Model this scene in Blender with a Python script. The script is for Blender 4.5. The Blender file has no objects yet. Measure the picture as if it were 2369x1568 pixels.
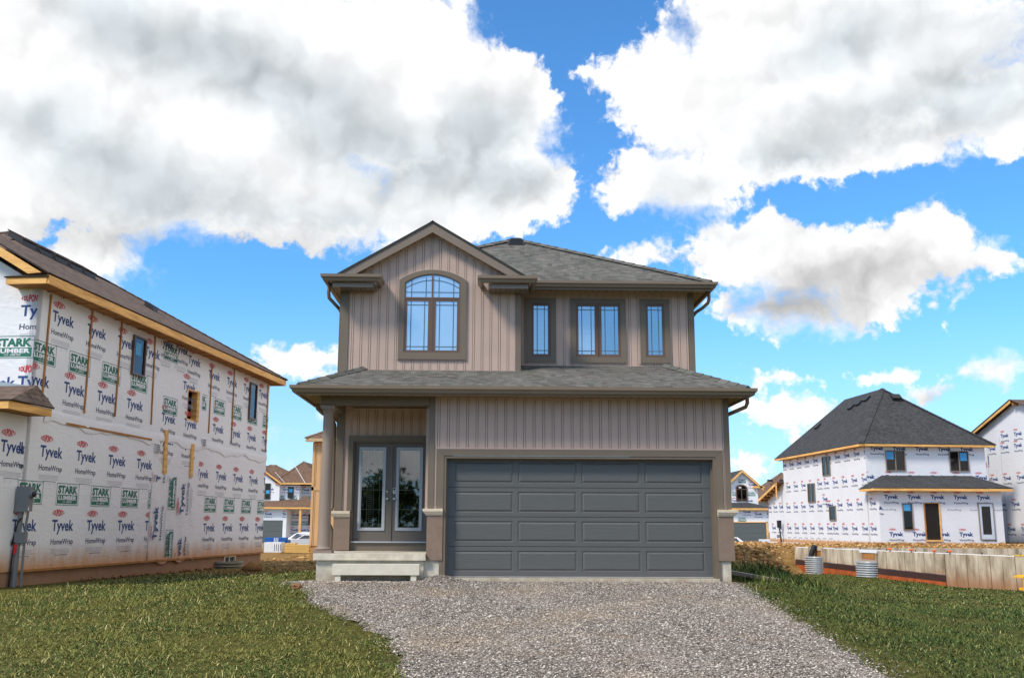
import bpy, bmesh, math, random
import numpy as np
from mathutils import Vector, Matrix
R=math.radians
random.seed(7); rng=np.random.default_rng(11)
S=bpy.context.scene; COL=S.collection
# ---------------------------------------------------------------- camera
cd=bpy.data.cameras.new('camera'); cam=bpy.data.objects.new('camera',cd); COL.objects.link(cam)
cd.sensor_width=36; cd.lens=2303/2369*36; cd.clip_end=6000; cd.clip_start=.1
cam.rotation_mode='XYZ'
cam.matrix_world=Matrix.Translation((0,0,.97))@Matrix.Rotation(R(90+10.6),4,'X')@Matrix.Rotation(R(.22),4,'Z')
S.camera=cam
# ---------------------------------------------------------------- node helper
class NT:
    def __init__(s,tree): s.t=tree; s.n=tree.nodes; s.l=tree.links
    def new(s,typ,ins=None,**props):
        n=s.n.new(typ)
        for k,v in props.items(): setattr(n,k,v)
        for k,v in (ins or {}).items():
            if isinstance(v,bpy.types.NodeSocket): s.l.new(v,n.inputs[k])
            else: n.inputs[k].default_value=v
        return n
    def m(s,op,a,b=None,c=None,clamp=False):
        i={0:a}
        if b is not None: i[1]=b
        if c is not None: i[2]=c
        return s.new('ShaderNodeMath',i,operation=op,use_clamp=clamp).outputs[0]
    def v(s,op,a,b=None,out=0):
        i={0:a}
        if b is not None: i[1]=b
        return s.new('ShaderNodeVectorMath',i,operation=op).outputs[out]
    def mix(s,f,a,b,blend='MIX'):
        n=s.n.new('ShaderNodeMix'); n.data_type='RGBA'; n.blend_type=blend
        for k,v in ((0,f),(6,a),(7,b)):
            if isinstance(v,bpy.types.NodeSocket): s.l.new(v,n.inputs[k])
            else: n.inputs[k].default_value=v if k==0 else (tuple(v)+(1,))[:4]
        return n.outputs[2]
    def ramp(s,f,pts,interp='LINEAR'):
        n=s.new('ShaderNodeValToRGB',{0:f}); cr=n.color_ramp; cr.interpolation=interp
        while len(cr.elements)<len(pts): cr.elements.new(.5)
        for e,(p,c) in zip(cr.elements,pts):
            e.position=p; e.color=(c,c,c,1) if not hasattr(c,'__len__') else (tuple(c)+(1,))[:4]
        return n.outputs[0]
    def smooth(s,x,a,b): 
        return s.new('ShaderNodeMapRange',{0:x,1:a,2:b,3:0.,4:1.},interpolation_type='SMOOTHSTEP').outputs[0]
# ---------------------------------------------------------------- world: sky and clouds
SUN_AZ,SUN_EL=-130.,47.      # azimuth from +Y towards +X
W=bpy.data.worlds.new('World'); S.world=W; W.use_nodes=True
t=NT(W.node_tree); t.n.clear()
sky=t.new('ShaderNodeTexSky',sky_type='NISHITA',sun_disc=False,sun_elevation=R(SUN_EL),sun_rotation=R(SUN_AZ),air_density=1.0,dust_density=.6,ozone_density=2.0,altitude=200)
geo=t.new('ShaderNodeTexCoord').outputs['Generated']
sep=t.new('ShaderNodeSeparateXYZ',{0:geo})
az=t.m('MULTIPLY',t.m('ARCTAN2',sep.outputs[0],sep.outputs[1]),57.2958)
el=t.m('MULTIPLY',t.m('ARCSINE',sep.outputs[2]),57.2958)
P0=t.new('ShaderNodeCombineXYZ',{0:az,1:el,2:0.}).outputs[0]
# warp the directions so that cloud edges billow
w1=t.new('ShaderNodeTexNoise',{'Vector':P0,'Scale':.22,'Detail':3.,'Roughness':.55}).outputs['Color']
w2=t.new('ShaderNodeTexNoise',{'Vector':P0,'Scale':1.1,'Detail':4.,'Roughness':.6}).outputs['Color']
P1=t.v('ADD',P0,t.v('MULTIPLY',t.v('SUBTRACT',w1,(.5,.5,.5)),(4.5,3.,0)))
P1=t.v('ADD',P1,t.v('MULTIPLY',t.v('SUBTRACT',w2,(.5,.5,.5)),(1.15,1.0,0)))
BL=[(-25.8,24.3,9.1,6.3),(-16.3,24.8,10.5,7.4),(-7.6,24.6,7.5,5.3),(-2.0,23.2,5.0,4.0),(-3.3,19.1,7.0,3.2),(-12.4,18.4,11.0,3.0),(-22.0,18.6,7.8,3.4),(-23.2,14.4,3.3,1.6),(1.2,19.6,2.9,2.4),(-5.0,28.6,3.2,1.3),(-29.6,19.7,5.0,6.3),(-27.1,17.5,2.5,1.3),(11.9,24.2,6.3,3.9),(20.8,24.8,9.8,4.4),(26.8,21.9,4.9,2.8),(9.7,19.4,4.8,2.0),(16.9,21.0,7.0,2.3),(22.7,20.3,4.5,1.6),(16.1,28.3,7.5,2.2),(7.8,24.9,3.1,1.4),(13.5,15.3,4.0,2.2),(17.8,14.1,5.3,2.4),(16.0,11.8,4.5,1.8),(22.3,14.6,3.7,1.9),(26.2,14.0,1.7,1.0),(7.5,15.3,2.1,0.7),(11.8,16.6,2.2,1.2),(19.9,12.3,4.1,1.4),(27.7,19.4,1.2,0.8),(-11.8,9.3,3.0,1.3),(26.3,8.1,1.5,1.2),(22.9,7.1,1.4,0.6),(21.1,8.3,1.1,0.5),(15.3,6.0,2.6,1.0),(16.3,4.7,0.7,0.4),(13.4,6.6,1.4,0.5),(-13.3,5.1,0.8,0.5),(-13.0,3.1,1.4,0.7),(13.5,3.2,1.6,0.7),(24.2,10.9,0.3,0.4),(15.1,7.9,1.6,0.3),(12.5,2.8,1.4,0.5),(-10.6,5.5,0.7,0.5)]
GR=[(-22.6,26.1,3.4,1.3),(-19.2,25.5,3.1,1.5),(-15.8,24.6,3.2,1.7),(-12.7,23.3,3.5,1.8),(-9.3,21.7,3.6,1.9),(-5.9,20.7,3.9,1.7),(-2.0,21.7,3.1,2.2),(-0.2,19.6,3.1,1.5),(-26.1,20.3,2.3,1.1),(-23.2,19.2,3.5,1.3),(-19.6,18.0,3.9,1.4),(-15.8,16.5,5.3,1.1),(-10.4,16.6,5.0,1.0),(24.0,21.5,5.3,1.3),(14.4,19.3,3.9,1.1),(9.6,17.4,3.0,0.6),(20.4,25.7,2.8,0.9),(16.4,19.8,2.9,1.2),(26.3,23.1,2.6,1.1)]
def field(P,bl,k=.6):
    acc=None
    for a,e,rx,ry in bl:
        d=t.new('ShaderNodeVectorMath',{0:P,1:(1/rx,1/ry,1),2:(-a/rx,-e/ry,0)},operation='MULTIPLY_ADD').outputs[0]
        l=t.v('LENGTH',d,out=1)
        f=t.m('MULTIPLY_ADD',l,-ry,ry)
        acc=f if acc is None else t.new('ShaderNodeMath',{0:acc,1:f,2:k},operation='SMOOTH_MAX').outputs[0]
    return acc
F=field(P1,BL)
# clouds of the rest of the sky (beside and behind the viewer); unseen bank at right added to brighten the left wrap
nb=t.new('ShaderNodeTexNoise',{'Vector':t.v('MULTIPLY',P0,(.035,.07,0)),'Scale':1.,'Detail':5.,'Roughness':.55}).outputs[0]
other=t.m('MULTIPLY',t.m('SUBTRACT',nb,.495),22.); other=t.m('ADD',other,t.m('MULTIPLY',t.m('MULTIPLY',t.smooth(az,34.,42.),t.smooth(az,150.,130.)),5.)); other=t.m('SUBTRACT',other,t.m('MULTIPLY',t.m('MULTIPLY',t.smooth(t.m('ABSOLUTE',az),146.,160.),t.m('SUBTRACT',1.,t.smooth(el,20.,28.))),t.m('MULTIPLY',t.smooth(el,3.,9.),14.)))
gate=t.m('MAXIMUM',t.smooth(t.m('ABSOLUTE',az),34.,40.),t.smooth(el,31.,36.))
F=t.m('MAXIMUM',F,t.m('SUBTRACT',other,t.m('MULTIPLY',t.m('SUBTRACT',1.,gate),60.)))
def billow(P,det=4.):
    return t.new('ShaderNodeTexVoronoi',{'Vector':P,'Scale':.55,'Detail':det,'Roughness':.5,'Lacunarity':2.2},feature='F1',voronoi_dimensions='2D',normalize=True).outputs['Distance']
B0=billow(P1,3.)
nf=t.new('ShaderNodeTexNoise',{'Vector':P0,'Scale':1.9,'Detail':5.,'Roughness':.6}).outputs[0]
D=t.m('ADD',F,t.m('MULTIPLY',t.m('SUBTRACT',.34,B0),1.7))
D=t.m('ADD',D,t.m('MULTIPLY',t.m('SUBTRACT',nf,.5),1.15))
sn=t.new('ShaderNodeTexNoise',{'Vector':P0,'Scale':.13,'Detail':2.}).outputs[0]
soft=t.m('MULTIPLY',t.smooth(sn,.5,.62),1.2)
alpha=t.new('ShaderNodeMapRange',{0:D,1:-.15,2:t.m('ADD',soft,.4),3:0.,4:1.},interpolation_type='SMOOTHSTEP').outputs[0]
def lo(P): return t.new('ShaderNodeTexNoise',{'Vector':P,'Scale':.24,'Detail':2.2,'Roughness':.4}).outputs[0]
relief=t.m('MULTIPLY',t.m('SUBTRACT',lo(P1),lo(t.v('ADD',P1,(-.5,.8,0)))),.8)
relief=t.m('SUBTRACT',relief,t.m('MULTIPLY',t.m('SUBTRACT',B0,.3),t.m('ADD',.12,t.m('MULTIPLY',t.m('SUBTRACT',1.,t.smooth(F,.5,3.)),.3))))
Pg=t.v('ADD',P0,t.v('MULTIPLY',t.v('SUBTRACT',w1,(.5,.5,.5)),(5.,3.5,0)))
g=field(Pg,GR,1.2)
gn=t.new('ShaderNodeTexNoise',{'Vector':P0,'Scale':.2,'Detail':2.5,'Roughness':.45}).outputs[0]
grey=t.smooth(t.m('ADD',g,t.m('MULTIPLY',t.m('SUBTRACT',gn,.5),2.0)),-2.4,1.9)
thick=t.smooth(D,0.1,1.8)
gtot=t.m('MULTIPLY',grey,thick)
g2=t.m('MULTIPLY',t.smooth(field(P1,[(17.0,12.5,4.0,1.3),(19.1,13.5,3.0,1.1),(14.8,12.3,2.1,0.8),(23.6,13.1,1.7,0.6),(22.9,6.6,1.3,0.3),(-17.8,15.4,5.8,0.5)],.7),-1.1,.7),.38)
lum=t.m('SUBTRACT',t.m('ADD',.955,relief),t.m('ADD',t.m('MULTIPLY',gtot,.37),g2))
lum=t.m('MAXIMUM',lum,.3)
ccol=t.mix(gtot,(1.0,1.0,1.0),(.92,1.0,1.06))
CLOUD=8.0
cl=t.v('MULTIPLY',t.v('MULTIPLY',ccol,t.new('ShaderNodeCombineXYZ',{0:lum,1:lum,2:lum}).outputs[0]),(CLOUD,CLOUD,CLOUD))
skyc=t.v('MULTIPLY',sky.outputs[0],(.60,1.20,1.64))
# thin pale veil towards the horizon
veil=t.m('MULTIPLY',t.m('SUBTRACT',1.,t.smooth(el,0.,14.)),.55)
skyc=t.mix(veil,skyc,(4.9,5.9,7.6))
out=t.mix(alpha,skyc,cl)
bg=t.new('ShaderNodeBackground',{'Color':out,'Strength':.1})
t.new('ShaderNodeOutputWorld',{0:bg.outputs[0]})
W.cycles.sampling_method='MANUAL'; W.cycles.sample_map_resolution=512
sl=bpy.data.lights.new('sun','SUN'); sun=bpy.data.objects.new('sun',sl); COL.objects.link(sun)
sl.energy=2.7; sl.angle=R(12); sl.color=(1,.90,.76)
sd=Vector((math.sin(R(SUN_AZ))*math.cos(R(SUN_EL)),math.cos(R(SUN_AZ))*math.cos(R(SUN_EL)),math.sin(R(SUN_EL))))
sun.rotation_euler=sd.to_track_quat('Z','Y').to_euler()
S.view_settings.view_transform='Standard'; S.view_settings.look='None'; S.view_settings.exposure=.5; S.view_settings.gamma=1
# ---------------------------------------------------------------- materials
MC={}
def srgb(r,g,b): return tuple(((c/255)/12.92 if c/255<=.04045 else ((c/255+.055)/1.055)**2.4) for c in (r,g,b))
def base(name):
    m=bpy.data.materials.new(name); m.use_nodes=True; t=NT(m.node_tree); t.n.clear()
    b=t.new('ShaderNodeBsdfPrincipled'); o=t.new('ShaderNodeOutputMaterial',{0:b.outputs[0]})
    return m,t,b
def mat(name,c,rough=.7,var=.12,scale=6.,bump=0.,bscale=60.,spec=.4,metal=0.,stretch=(1,1,1),c2=None,grime=None):
    if name in MC: return MC[name]
    m,t,b=base(name)
    tc=t.new('ShaderNodeTexCoord').outputs['Object']
    tv=t.v('MULTIPLY',tc,stretch)
    n=t.new('ShaderNodeTexNoise',{'Vector':tv,'Scale':scale,'Detail':5.,'Roughness':.6}).outputs[0]
    lo=tuple(x*(1-var) for x in c); hi=tuple(min(1,x*(1+var)) for x in (c2 or c))
    col=t.mix(t.ramp(n,[(.3,0.),(.7,1.)]),lo,hi)
    if grime:   # (z0,z1,colour): splashed soil near the foot of a wall
        z=t.new('ShaderNodeSeparateXYZ',{0:tc}).outputs[2]
        gn=t.new('ShaderNodeTexNoise',{'Vector':t.v('MULTIPLY',tc,(1.2,1.2,.35)),'Scale':2.5,'Detail':6.,'Roughness':.65}).outputs[0]
        f=t.m('MULTIPLY',t.m('SUBTRACT',1.,t.smooth(t.m('SUBTRACT',z,t.m('MULTIPLY',t.m('SUBTRACT',gn,.5),.55)),grime[0],grime[1])),.8)
        col=t.mix(f,col,grime[2])
    t.l.new(col,b.inputs['Base Color'])
    b.inputs['Roughness'].default_value=rough; b.inputs['Metallic'].default_value=metal; b.inputs['Specular IOR Level'].default_value=spec
    if bump:
        n2=t.new('ShaderNodeTexNoise',{'Vector':tv,'Scale':bscale,'Detail':4.,'Roughness':.6}).outputs[0]
        t.l.new(t.new('ShaderNodeBump',{'Height':n2,'Strength':bump,'Distance':.01}).outputs[0],b.inputs['Normal'])
    MC[name]=m; return m
def shingle_mat(name,c,var=.35,tint=None,course=.145):
    if name in MC: return MC[name]
    m,t,b=base(name); uv=t.new('ShaderNodeUVMap').outputs[0]
    s=t.new('ShaderNodeSeparateXYZ',{0:uv})
    row=t.m('FLOOR',t.m('DIVIDE',s.outputs[1],course))
    fr=t.m('FRACT',t.m('DIVIDE',s.outputs[1],course))
    rr=t.new('ShaderNodeTexWhiteNoise',{'W':row},noise_dimensions='1D').outputs[0]
    def cells(wd,k):
        uu=t.m('ADD',t.m('DIVIDE',s.outputs[0],wd),t.m('MULTIPLY',rr,7.3*k))
        cell=t.m('FLOOR',uu)
        vn=t.new('ShaderNodeTexWhiteNoise',{'Vector':t.new('ShaderNodeCombineXYZ',{0:cell,1:row,2:float(k)}).outputs[0]},noise_dimensions='3D')
        return vn.outputs[0],t.m('FRACT',uu)
    r1,f1=cells(.12,1); r2,f2=cells(.21,2)
    val=t.m('ADD',t.m('MULTIPLY',r1,.55),t.m('MULTIPLY',r2,.45))
    tc=t.new('ShaderNodeTexCoord').outputs['Object']
    big=t.new('ShaderNodeTexNoise',{'Vector':tc,'Scale':.9,'Detail':3.}).outputs[0]
    fine=t.new('ShaderNodeTexNoise',{'Vector':tc,'Scale':55.,'Detail':2.}).outputs[0]
    val=t.m('ADD',val,t.m('ADD',t.m('MULTIPLY',t.m('SUBTRACT',big,.5),.5),t.m('MULTIPLY',t.m('SUBTRACT',fine,.5),.5)))
    lo=tuple(x*(1-var) for x in c); hi=tuple(x*(1+var*1.2) for x in c)
    col=t.mix(t.m('MULTIPLY',val,1.,clamp=True),lo,hi)
    if tint:
        r3,_=cells(.17,3)
        col=t.mix(t.m('MULTIPLY',t.smooth(r3,.55,.95),.45),col,tint[0]); col=t.mix(t.m('MULTIPLY',t.smooth(r3,.45,.05),.4),col,tint[1])
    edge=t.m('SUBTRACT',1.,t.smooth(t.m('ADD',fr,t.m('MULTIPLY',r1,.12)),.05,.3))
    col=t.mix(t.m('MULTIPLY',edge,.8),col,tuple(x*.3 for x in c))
    t.l.new(col,b.inputs['Base Color']); b.inputs['Roughness'].default_value=.93; b.inputs['Specular IOR Level'].default_value=.15
    h=t.m('SUBTRACT',t.m('ADD',t.m('MULTIPLY',r1,.35),t.m('MULTIPLY',fine,.2)),fr)
    t.l.new(t.new('ShaderNodeBump',{'Height':h,'Strength':.7,'Distance':.02}).outputs[0],b.inputs['Normal'])
    MC[name]=m; return m
def glass_mat(name,tint=(.8,.86,.9),refl=.35,rough=.02):
    if name in MC: return MC[name]
    m=bpy.data.materials.new(name); m.use_nodes=True; t=NT(m.node_tree); t.n.clear()
    gl=t.new('ShaderNodeBsdfGlossy',{'Color':(.95,.97,1,1),'Roughness':rough})
    tr=t.new('ShaderNodeBsdfTransparent',{'Color':tint+(1,)})
    n=t.new('ShaderNodeTexNoise',{'Vector':t.new('ShaderNodeTexCoord').outputs['Object'],'Scale':1.3,'Detail':1.}).outputs[0]
    bp=t.new('ShaderNodeBump',{'Height':n,'Strength':.02,'Distance':.03}).outputs[0]
    t.l.new(bp,gl.inputs['Normal'])
    fz=t.new('ShaderNodeFresnel',{'IOR':1.5}).outputs[0]
    f=t.m('ADD',t.m('MULTIPLY',fz,1.),refl,clamp=True)
    mx=t.new('ShaderNodeMixShader',{0:f,1:tr.outputs[0],2:gl.outputs[0]})
    t.new('ShaderNodeOutputMaterial',{0:mx.outputs[0]}); MC[name]=m; return m
def wrap_mat(name,c,grime=None):
    if name in MC: return MC[name]
    m,t,b=base(name); tc=t.new('ShaderNodeTexCoord').outputs['Object']
    n=t.new('ShaderNodeTexNoise',{'Vector':tc,'Scale':.7,'Detail':4.}).outputs[0]
    col=t.mix(t.ramp(n,[(.3,0.),(.7,1.)]),tuple(x*.93 for x in c),c)
    if grime:
        z=t.new('ShaderNodeSeparateXYZ',{0:tc}).outputs[2]
        gn=t.new('ShaderNodeTexNoise',{'Vector':t.v('MULTIPLY',tc,(1.,1.,.25)),'Scale':3.,'Detail':6.,'Roughness':.65}).outputs[0]
        zz=t.m('ADD',z,t.m('MULTIPLY',t.m('SUBTRACT',gn,.5),.5))
        f=t.m('SUBTRACT',1.,t.smooth(zz,-.05,grime))
        col=t.mix(t.m('MULTIPLY',f,.97),col,srgb(200,150,102))
    t.l.new(col,b.inputs['Base Color']); b.inputs['Roughness'].default_value=.6; b.inputs['Specular IOR Level'].default_value=.3
    a=t.new('ShaderNodeTexNoise',{'Vector':t.v('MULTIPLY',tc,(1,1,.6)),'Scale':2.2,'Detail':3.,'Distortion':1.6}).outputs[0]
    c2=t.new('ShaderNodeTexNoise',{'Vector':t.v('MULTIPLY',tc,(1,1,5)),'Scale':1.3,'Detail':4.,'Distortion':.6}).outputs[0]
    h=t.m('ADD',t.m('MULTIPLY',t.m('ABSOLUTE',t.m('SUBTRACT',a,.5)),1.1),t.m('MULTIPLY',t.m('ABSOLUTE',t.m('SUBTRACT',c2,.5)),.8))
    t.l.new(t.new('ShaderNodeBump',{'Height':h,'Strength':.38,'Distance':.05}).outputs[0],b.inputs['Normal'])
    MC[name]=m; return m
SIDING=mat('siding_taupe',srgb(184,161,148),.55,.05,2.,.15,90.)
TRIM=mat('trim_brown',srgb(112,101,87),.55,.05,3.,.1,90.)
STUCCO=mat('stucco_brown',srgb(134,115,101),.9,.1,7.,.5,160.)
GDOOR=mat('garage_door_grey',srgb(91,93,92),.42,.06,3.,.35,12.,stretch=(1,1,14))
DOORP=mat('door_paint',srgb(104,97,89),.5,.05,3.)
GUTTER=mat('gutter_brown',srgb(128,112,95),.35,.05,2.,spec=.5)
SOFFIT=mat('soffit_tan',srgb(172,146,114),.6,.05,2.)
STONE=mat('cast_stone_cream',srgb(222,206,182),.85,.06,9.,.2,90.)
CONC=mat('concrete',srgb(186,178,160),.92,.16,3.5,.5,40.,c2=srgb(205,198,182),grime=(-.15,.15,srgb(150,128,98)))
CONC2=mat('concrete_step',srgb(212,205,188),.9,.08,5.,.3,60.)
BROWNF=mat('window_frame_brown',srgb(104,82,68),.4,.05,3.)
GRIDM=mat('grille_grey',srgb(84,96,104),.4,.03)
SILVER=mat('door_lite_frame',srgb(168,174,180),.35,.03)
METAL=mat('satin_nickel',srgb(190,182,168),.25,.03,metal=1.)
BLACK=mat('black_plastic',srgb(34,34,36),.45,.1)
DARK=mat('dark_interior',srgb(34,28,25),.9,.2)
WOOD=mat('lumber',srgb(224,164,92),.75,.22,1.2,.2,20.,stretch=(1,1,9),c2=srgb(236,184,112))
WOODD=mat('lumber_strapping',srgb(168,116,62),.8,.3,3.,.2,20.,stretch=(1,1,.4))
GREYM=mat('meter_grey',srgb(120,122,124),.5,.06,4.)
SH_MAIN=shingle_mat('shingles_grey_green',srgb(94,93,89),.45,(srgb(90,95,88),srgb(104,98,96)))
SH_BROWN=shingle_mat('shingles_brown',srgb(98,84,76),.4)
SH_DARK=shingle_mat('shingles_charcoal',srgb(66,67,69),.3)
SH_BR2=shingle_mat('shingles_warm_brown',srgb(112,90,76),.3)
GLASS=glass_mat('window_glass',(.80,.88,.95),.30); GLASSD=glass_mat('door_glass',(.7,.73,.73),.07); GLASSS=glass_mat('site_window_glass',(.6,.62,.62),.0)
BLIND=None
def blind_mat(name,c,per=.028,amt=.35):
    if name in MC: return MC[name]
    m,t,b=base(name); z=t.new('ShaderNodeSeparateXYZ',{0:t.new('ShaderNodeTexCoord').outputs['Object']}).outputs[2]
    f=t.m('PINGPONG',t.m('DIVIDE',z,per),.5)
    col=t.mix(t.m('MULTIPLY',t.smooth(f,.0,.22),1.),tuple(x*(1-amt) for x in c),c)
    t.l.new(col,b.inputs['Base Color']); b.inputs['Roughness'].default_value=.6; MC[name]=m; return m
BLIND=blind_mat('window_blind',(.66,.69,.71)); CURT=mat('roller_shade',(.68,.72,.74),.8,.04)
WRAPL=wrap_mat('wrap_left',srgb(238,239,243),.62); WRAPR=wrap_mat('wrap_right',srgb(228,230,236),.12); WRAPF=wrap_mat('wrap_far',srgb(236,238,242))
INKB=mat('ink_navy',srgb(38,68,128),.6,.03); INKK=mat('ink_dark',srgb(62,70,96),.6,.03); INKR=mat('ink_red',srgb(200,50,52),.6,.03)
INKG=mat('ink_green',srgb(34,112,92),.6,.03); INKY=mat('ink_grey',srgb(176,180,190),.6,.03); PAPER=mat('ink_white',srgb(232,234,238),.6,.02)
FOUND=mat('parging_brown',srgb(160,124,96),.9,.14,2.5,.4,40.,c2=srgb(154,122,98),grime=(-.42,-.2,srgb(158,116,76)))
# ---------------------------------------------------------------- mesh builder
class MB:
    def __init__(s,fn=None): s.V=[]; s.F=[]; s.M=[]; s.UV={}; s.mats=[]; s.fn=fn; s.sm=set()
    def mi(s,m):
        if m not in s.mats: s.mats.append(m)
        return s.mats.index(m)
    def add(s,verts,faces,m,uv=None,smooth=False):
        o=len(s.V); k=s.mi(m)
        s.V+= [s.fn(*p) for p in verts] if s.fn else [tuple(p) for p in verts]
        for i,f in enumerate(faces):
            if uv: s.UV[len(s.F)]=uv[i]
            if smooth: s.sm.add(len(s.F))
            s.F.append(tuple(o+j for j in f)); s.M.append(k)
    def box(s,x0,x1,y0,y1,z0,z1,m):
        s.add([(x0,y0,z0),(x1,y0,z0),(x1,y1,z0),(x0,y1,z0),(x0,y0,z1),(x1,y0,z1),(x1,y1,z1),(x0,y1,z1)],
              [(0,3,2,1),(4,5,6,7),(0,1,5,4),(1,2,6,5),(2,3,7,6),(3,0,4,7)],m)
    def poly(s,pts,m): s.add(pts,[tuple(range(len(pts)))],m)
    def prism(s,pts,vec,m):
        n=len(pts); q=[tuple(a+b for a,b in zip(p,vec)) for p in pts]
        s.add(list(pts)+q,[tuple(range(n))[::-1],tuple(range(n,2*n))]+[(i,(i+1)%n,n+(i+1)%n,n+i) for i in range(n)],m)
    def ring(s,outer,inner,y0,y1,m):     # outlines in (x,z); frame between y0 (front) and y1 (back)
        n=len(outer); vs=[]
        for y in (y0,y1):
            vs+=[(x,y,z) for x,z in outer]+[(x,y,z) for x,z in inner]
        fs=[]
        for i in range(n):
            j=(i+1)%n
            fs+=[(i,j,n+j,n+i),(i,2*n+i,2*n+j,j),(n+i,n+j,3*n+j,3*n+i)]
        s.add(vs,fs,m)
    def tube(s,path,r,m,n=8,cap=True):
        P=[Vector(p) for p in path]; vs=[]; fs=[]; rs=r if hasattr(r,'__len__') else [r]*len(P)
        up=None
        for i,p in enumerate(P):
            d=(P[min(i+1,len(P)-1)]-P[max(i-1,0)]).normalized()
            a=d.orthogonal().normalized() if up is None else (up-d*up.dot(d)).normalized()
            up=a; b=d.cross(a)
            for k in range(n):
                an=2*math.pi*k/n; vs.append(tuple(p+(a*math.cos(an)+b*math.sin(an))*rs[i]))
        for i in range(len(P)-1):
            for k in range(n):
                k2=(k+1)%n; fs.append((i*n+k,i*n+k2,(i+1)*n+k2,(i+1)*n+k))
        s.add(vs,fs,m,smooth=True)
        if cap: s.add([vs[k] for k in range(n)],[tuple(range(n))[::-1]],m); s.add(vs[-n:],[tuple(range(n))],m)
    def beam(s,p,q,w,h,m,up=(0,0,1)):
        p=Vector(p); q=Vector(q); d=(q-p).normalized(); sd=d.cross(Vector(up)).normalized(); u=sd.cross(d)
        v=[]
        for c in (p,q):
            for a,b in ((-1,-1),(1,-1),(1,1),(-1,1)): v.append(tuple(c+sd*a*w/2+u*b*h/2))
        s.add(v,[(0,1,2,3),(7,6,5,4),(0,4,5,1),(1,5,6,2),(2,6,7,3),(3,7,4,0)],m)
    def lathe(s,c,prof,m,n=24):
        vs=[];fs=[]
        for r,z in prof:
            for k in range(n):
                a=2*math.pi*k/n; vs.append((c[0]+r*math.cos(a),c[1]+r*math.sin(a),z))
        for i in range(len(prof)-1):
            for k in range(n):
                k2=(k+1)%n; fs.append((i*n+k,i*n+k2,(i+1)*n+k2,(i+1)*n+k))
        s.add(vs,fs,m,smooth=True); s.add(vs[-n:],[tuple(range(n))],m)
    def sweep(s,prof,path,m):             # prof: (out,z) closed; path: plan points, 'out' is to the right of travel
        n=len(prof); P=[Vector((p[0],p[1])) for p in path]; N=len(P); vs=[]
        for i in range(N):
            ds=[]
            if i>0: ds.append((P[i]-P[i-1]).normalized())
            if i<N-1: ds.append((P[i+1]-P[i]).normalized())
            ns=[Vector((d.y,-d.x)) for d in ds]
            nn=sum(ns,Vector((0,0))); nn.normalize(); nn/=max(.3,nn.dot(ns[0]))
            for o_,z in prof: vs.append((P[i].x+nn.x*o_,P[i].y+nn.y*o_,z))
        fs=[tuple(range(n)),tuple(range((N-1)*n,N*n))[::-1]]
        for i in range(N-1):
            for k in range(n):
                k2=(k+1)%n; fs.append((i*n+k,(i+1)*n+k,(i+1)*n+k2,i*n+k2))
        s.add(vs,fs,m)
    def roof(s,pts,m,th=.03,under=None):  # first edge is the eave; UVs in metres
        P=[Vector(p) for p in pts]; e=(P[1]-P[0]).normalized(); nn=Vector((0,0,0))
        for i in range(1,len(P)-1): nn+=(P[i]-P[0]).cross(P[i+1]-P[0])
        nn.normalize(); nn=nn if nn.z>0 else -nn
        u=nn.cross(e).normalized(); u=u if u.z>0 else -u
        uv=[((p-P[0]).dot(e)+50,(p-P[0]).dot(u)+10) for p in P]
        n=len(P); Q=[p-nn*th for p in P]
        s.add([tuple(p) for p in P],[tuple(range(n))],m,uv=[uv])
        s.add([tuple(p) for p in Q],[tuple(range(n))[::-1]],under or m,uv=[uv[::-1]])
        s.add([tuple(p) for p in P+Q],[(i,n+i,n+(i+1)%n,(i+1)%n) for i in range(n)],m,uv=[[(0,.01)]*4]*n)
    def build(s,name,parent=None,mats=None):
        me=bpy.data.meshes.new(name); me.from_pydata(s.V,[],s.F)
        for m in s.mats: me.materials.append(m)
        me.polygons.foreach_set('material_index',s.M)
        if s.UV:
            ul=me.uv_layers.new(name='UVMap')
            for i,c in s.UV.items():
                for k,li in enumerate(me.polygons[i].loop_indices): ul.data[li].uv=c[k]
        for i in s.sm: me.polygons[i].use_smooth=True
        me.update(); bm=bmesh.new(); bm.from_mesh(me)
        if len(bm.faces)<6000: bmesh.ops.recalc_face_normals(bm,faces=[f for f in bm.faces])
        bm.to_mesh(me); bm.free()
        o=bpy.data.objects.new(name,me); COL.objects.link(o)
        if parent: o.parent=parent
        return o
def tag(o,label=None,cat=None,group=None,kind=None):
    if label: o['label']=label
    if cat: o['category']=cat
    if group: o['group']=group
    if kind: o['kind']=kind
    return o
def thing(name,loc,rz,label,cat,group=None):
    o=bpy.data.objects.new(name,None); COL.objects.link(o); o.location=loc; o.rotation_euler=(0,0,R(rz)); o.empty_display_size=.3
    return tag(o,label,cat,group)
def one(name,parent,fn,plane=None):       # one mesh part, filled by fn(mb)
    b=MB(plane); fn(b); return b.build(name,parent)
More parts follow.
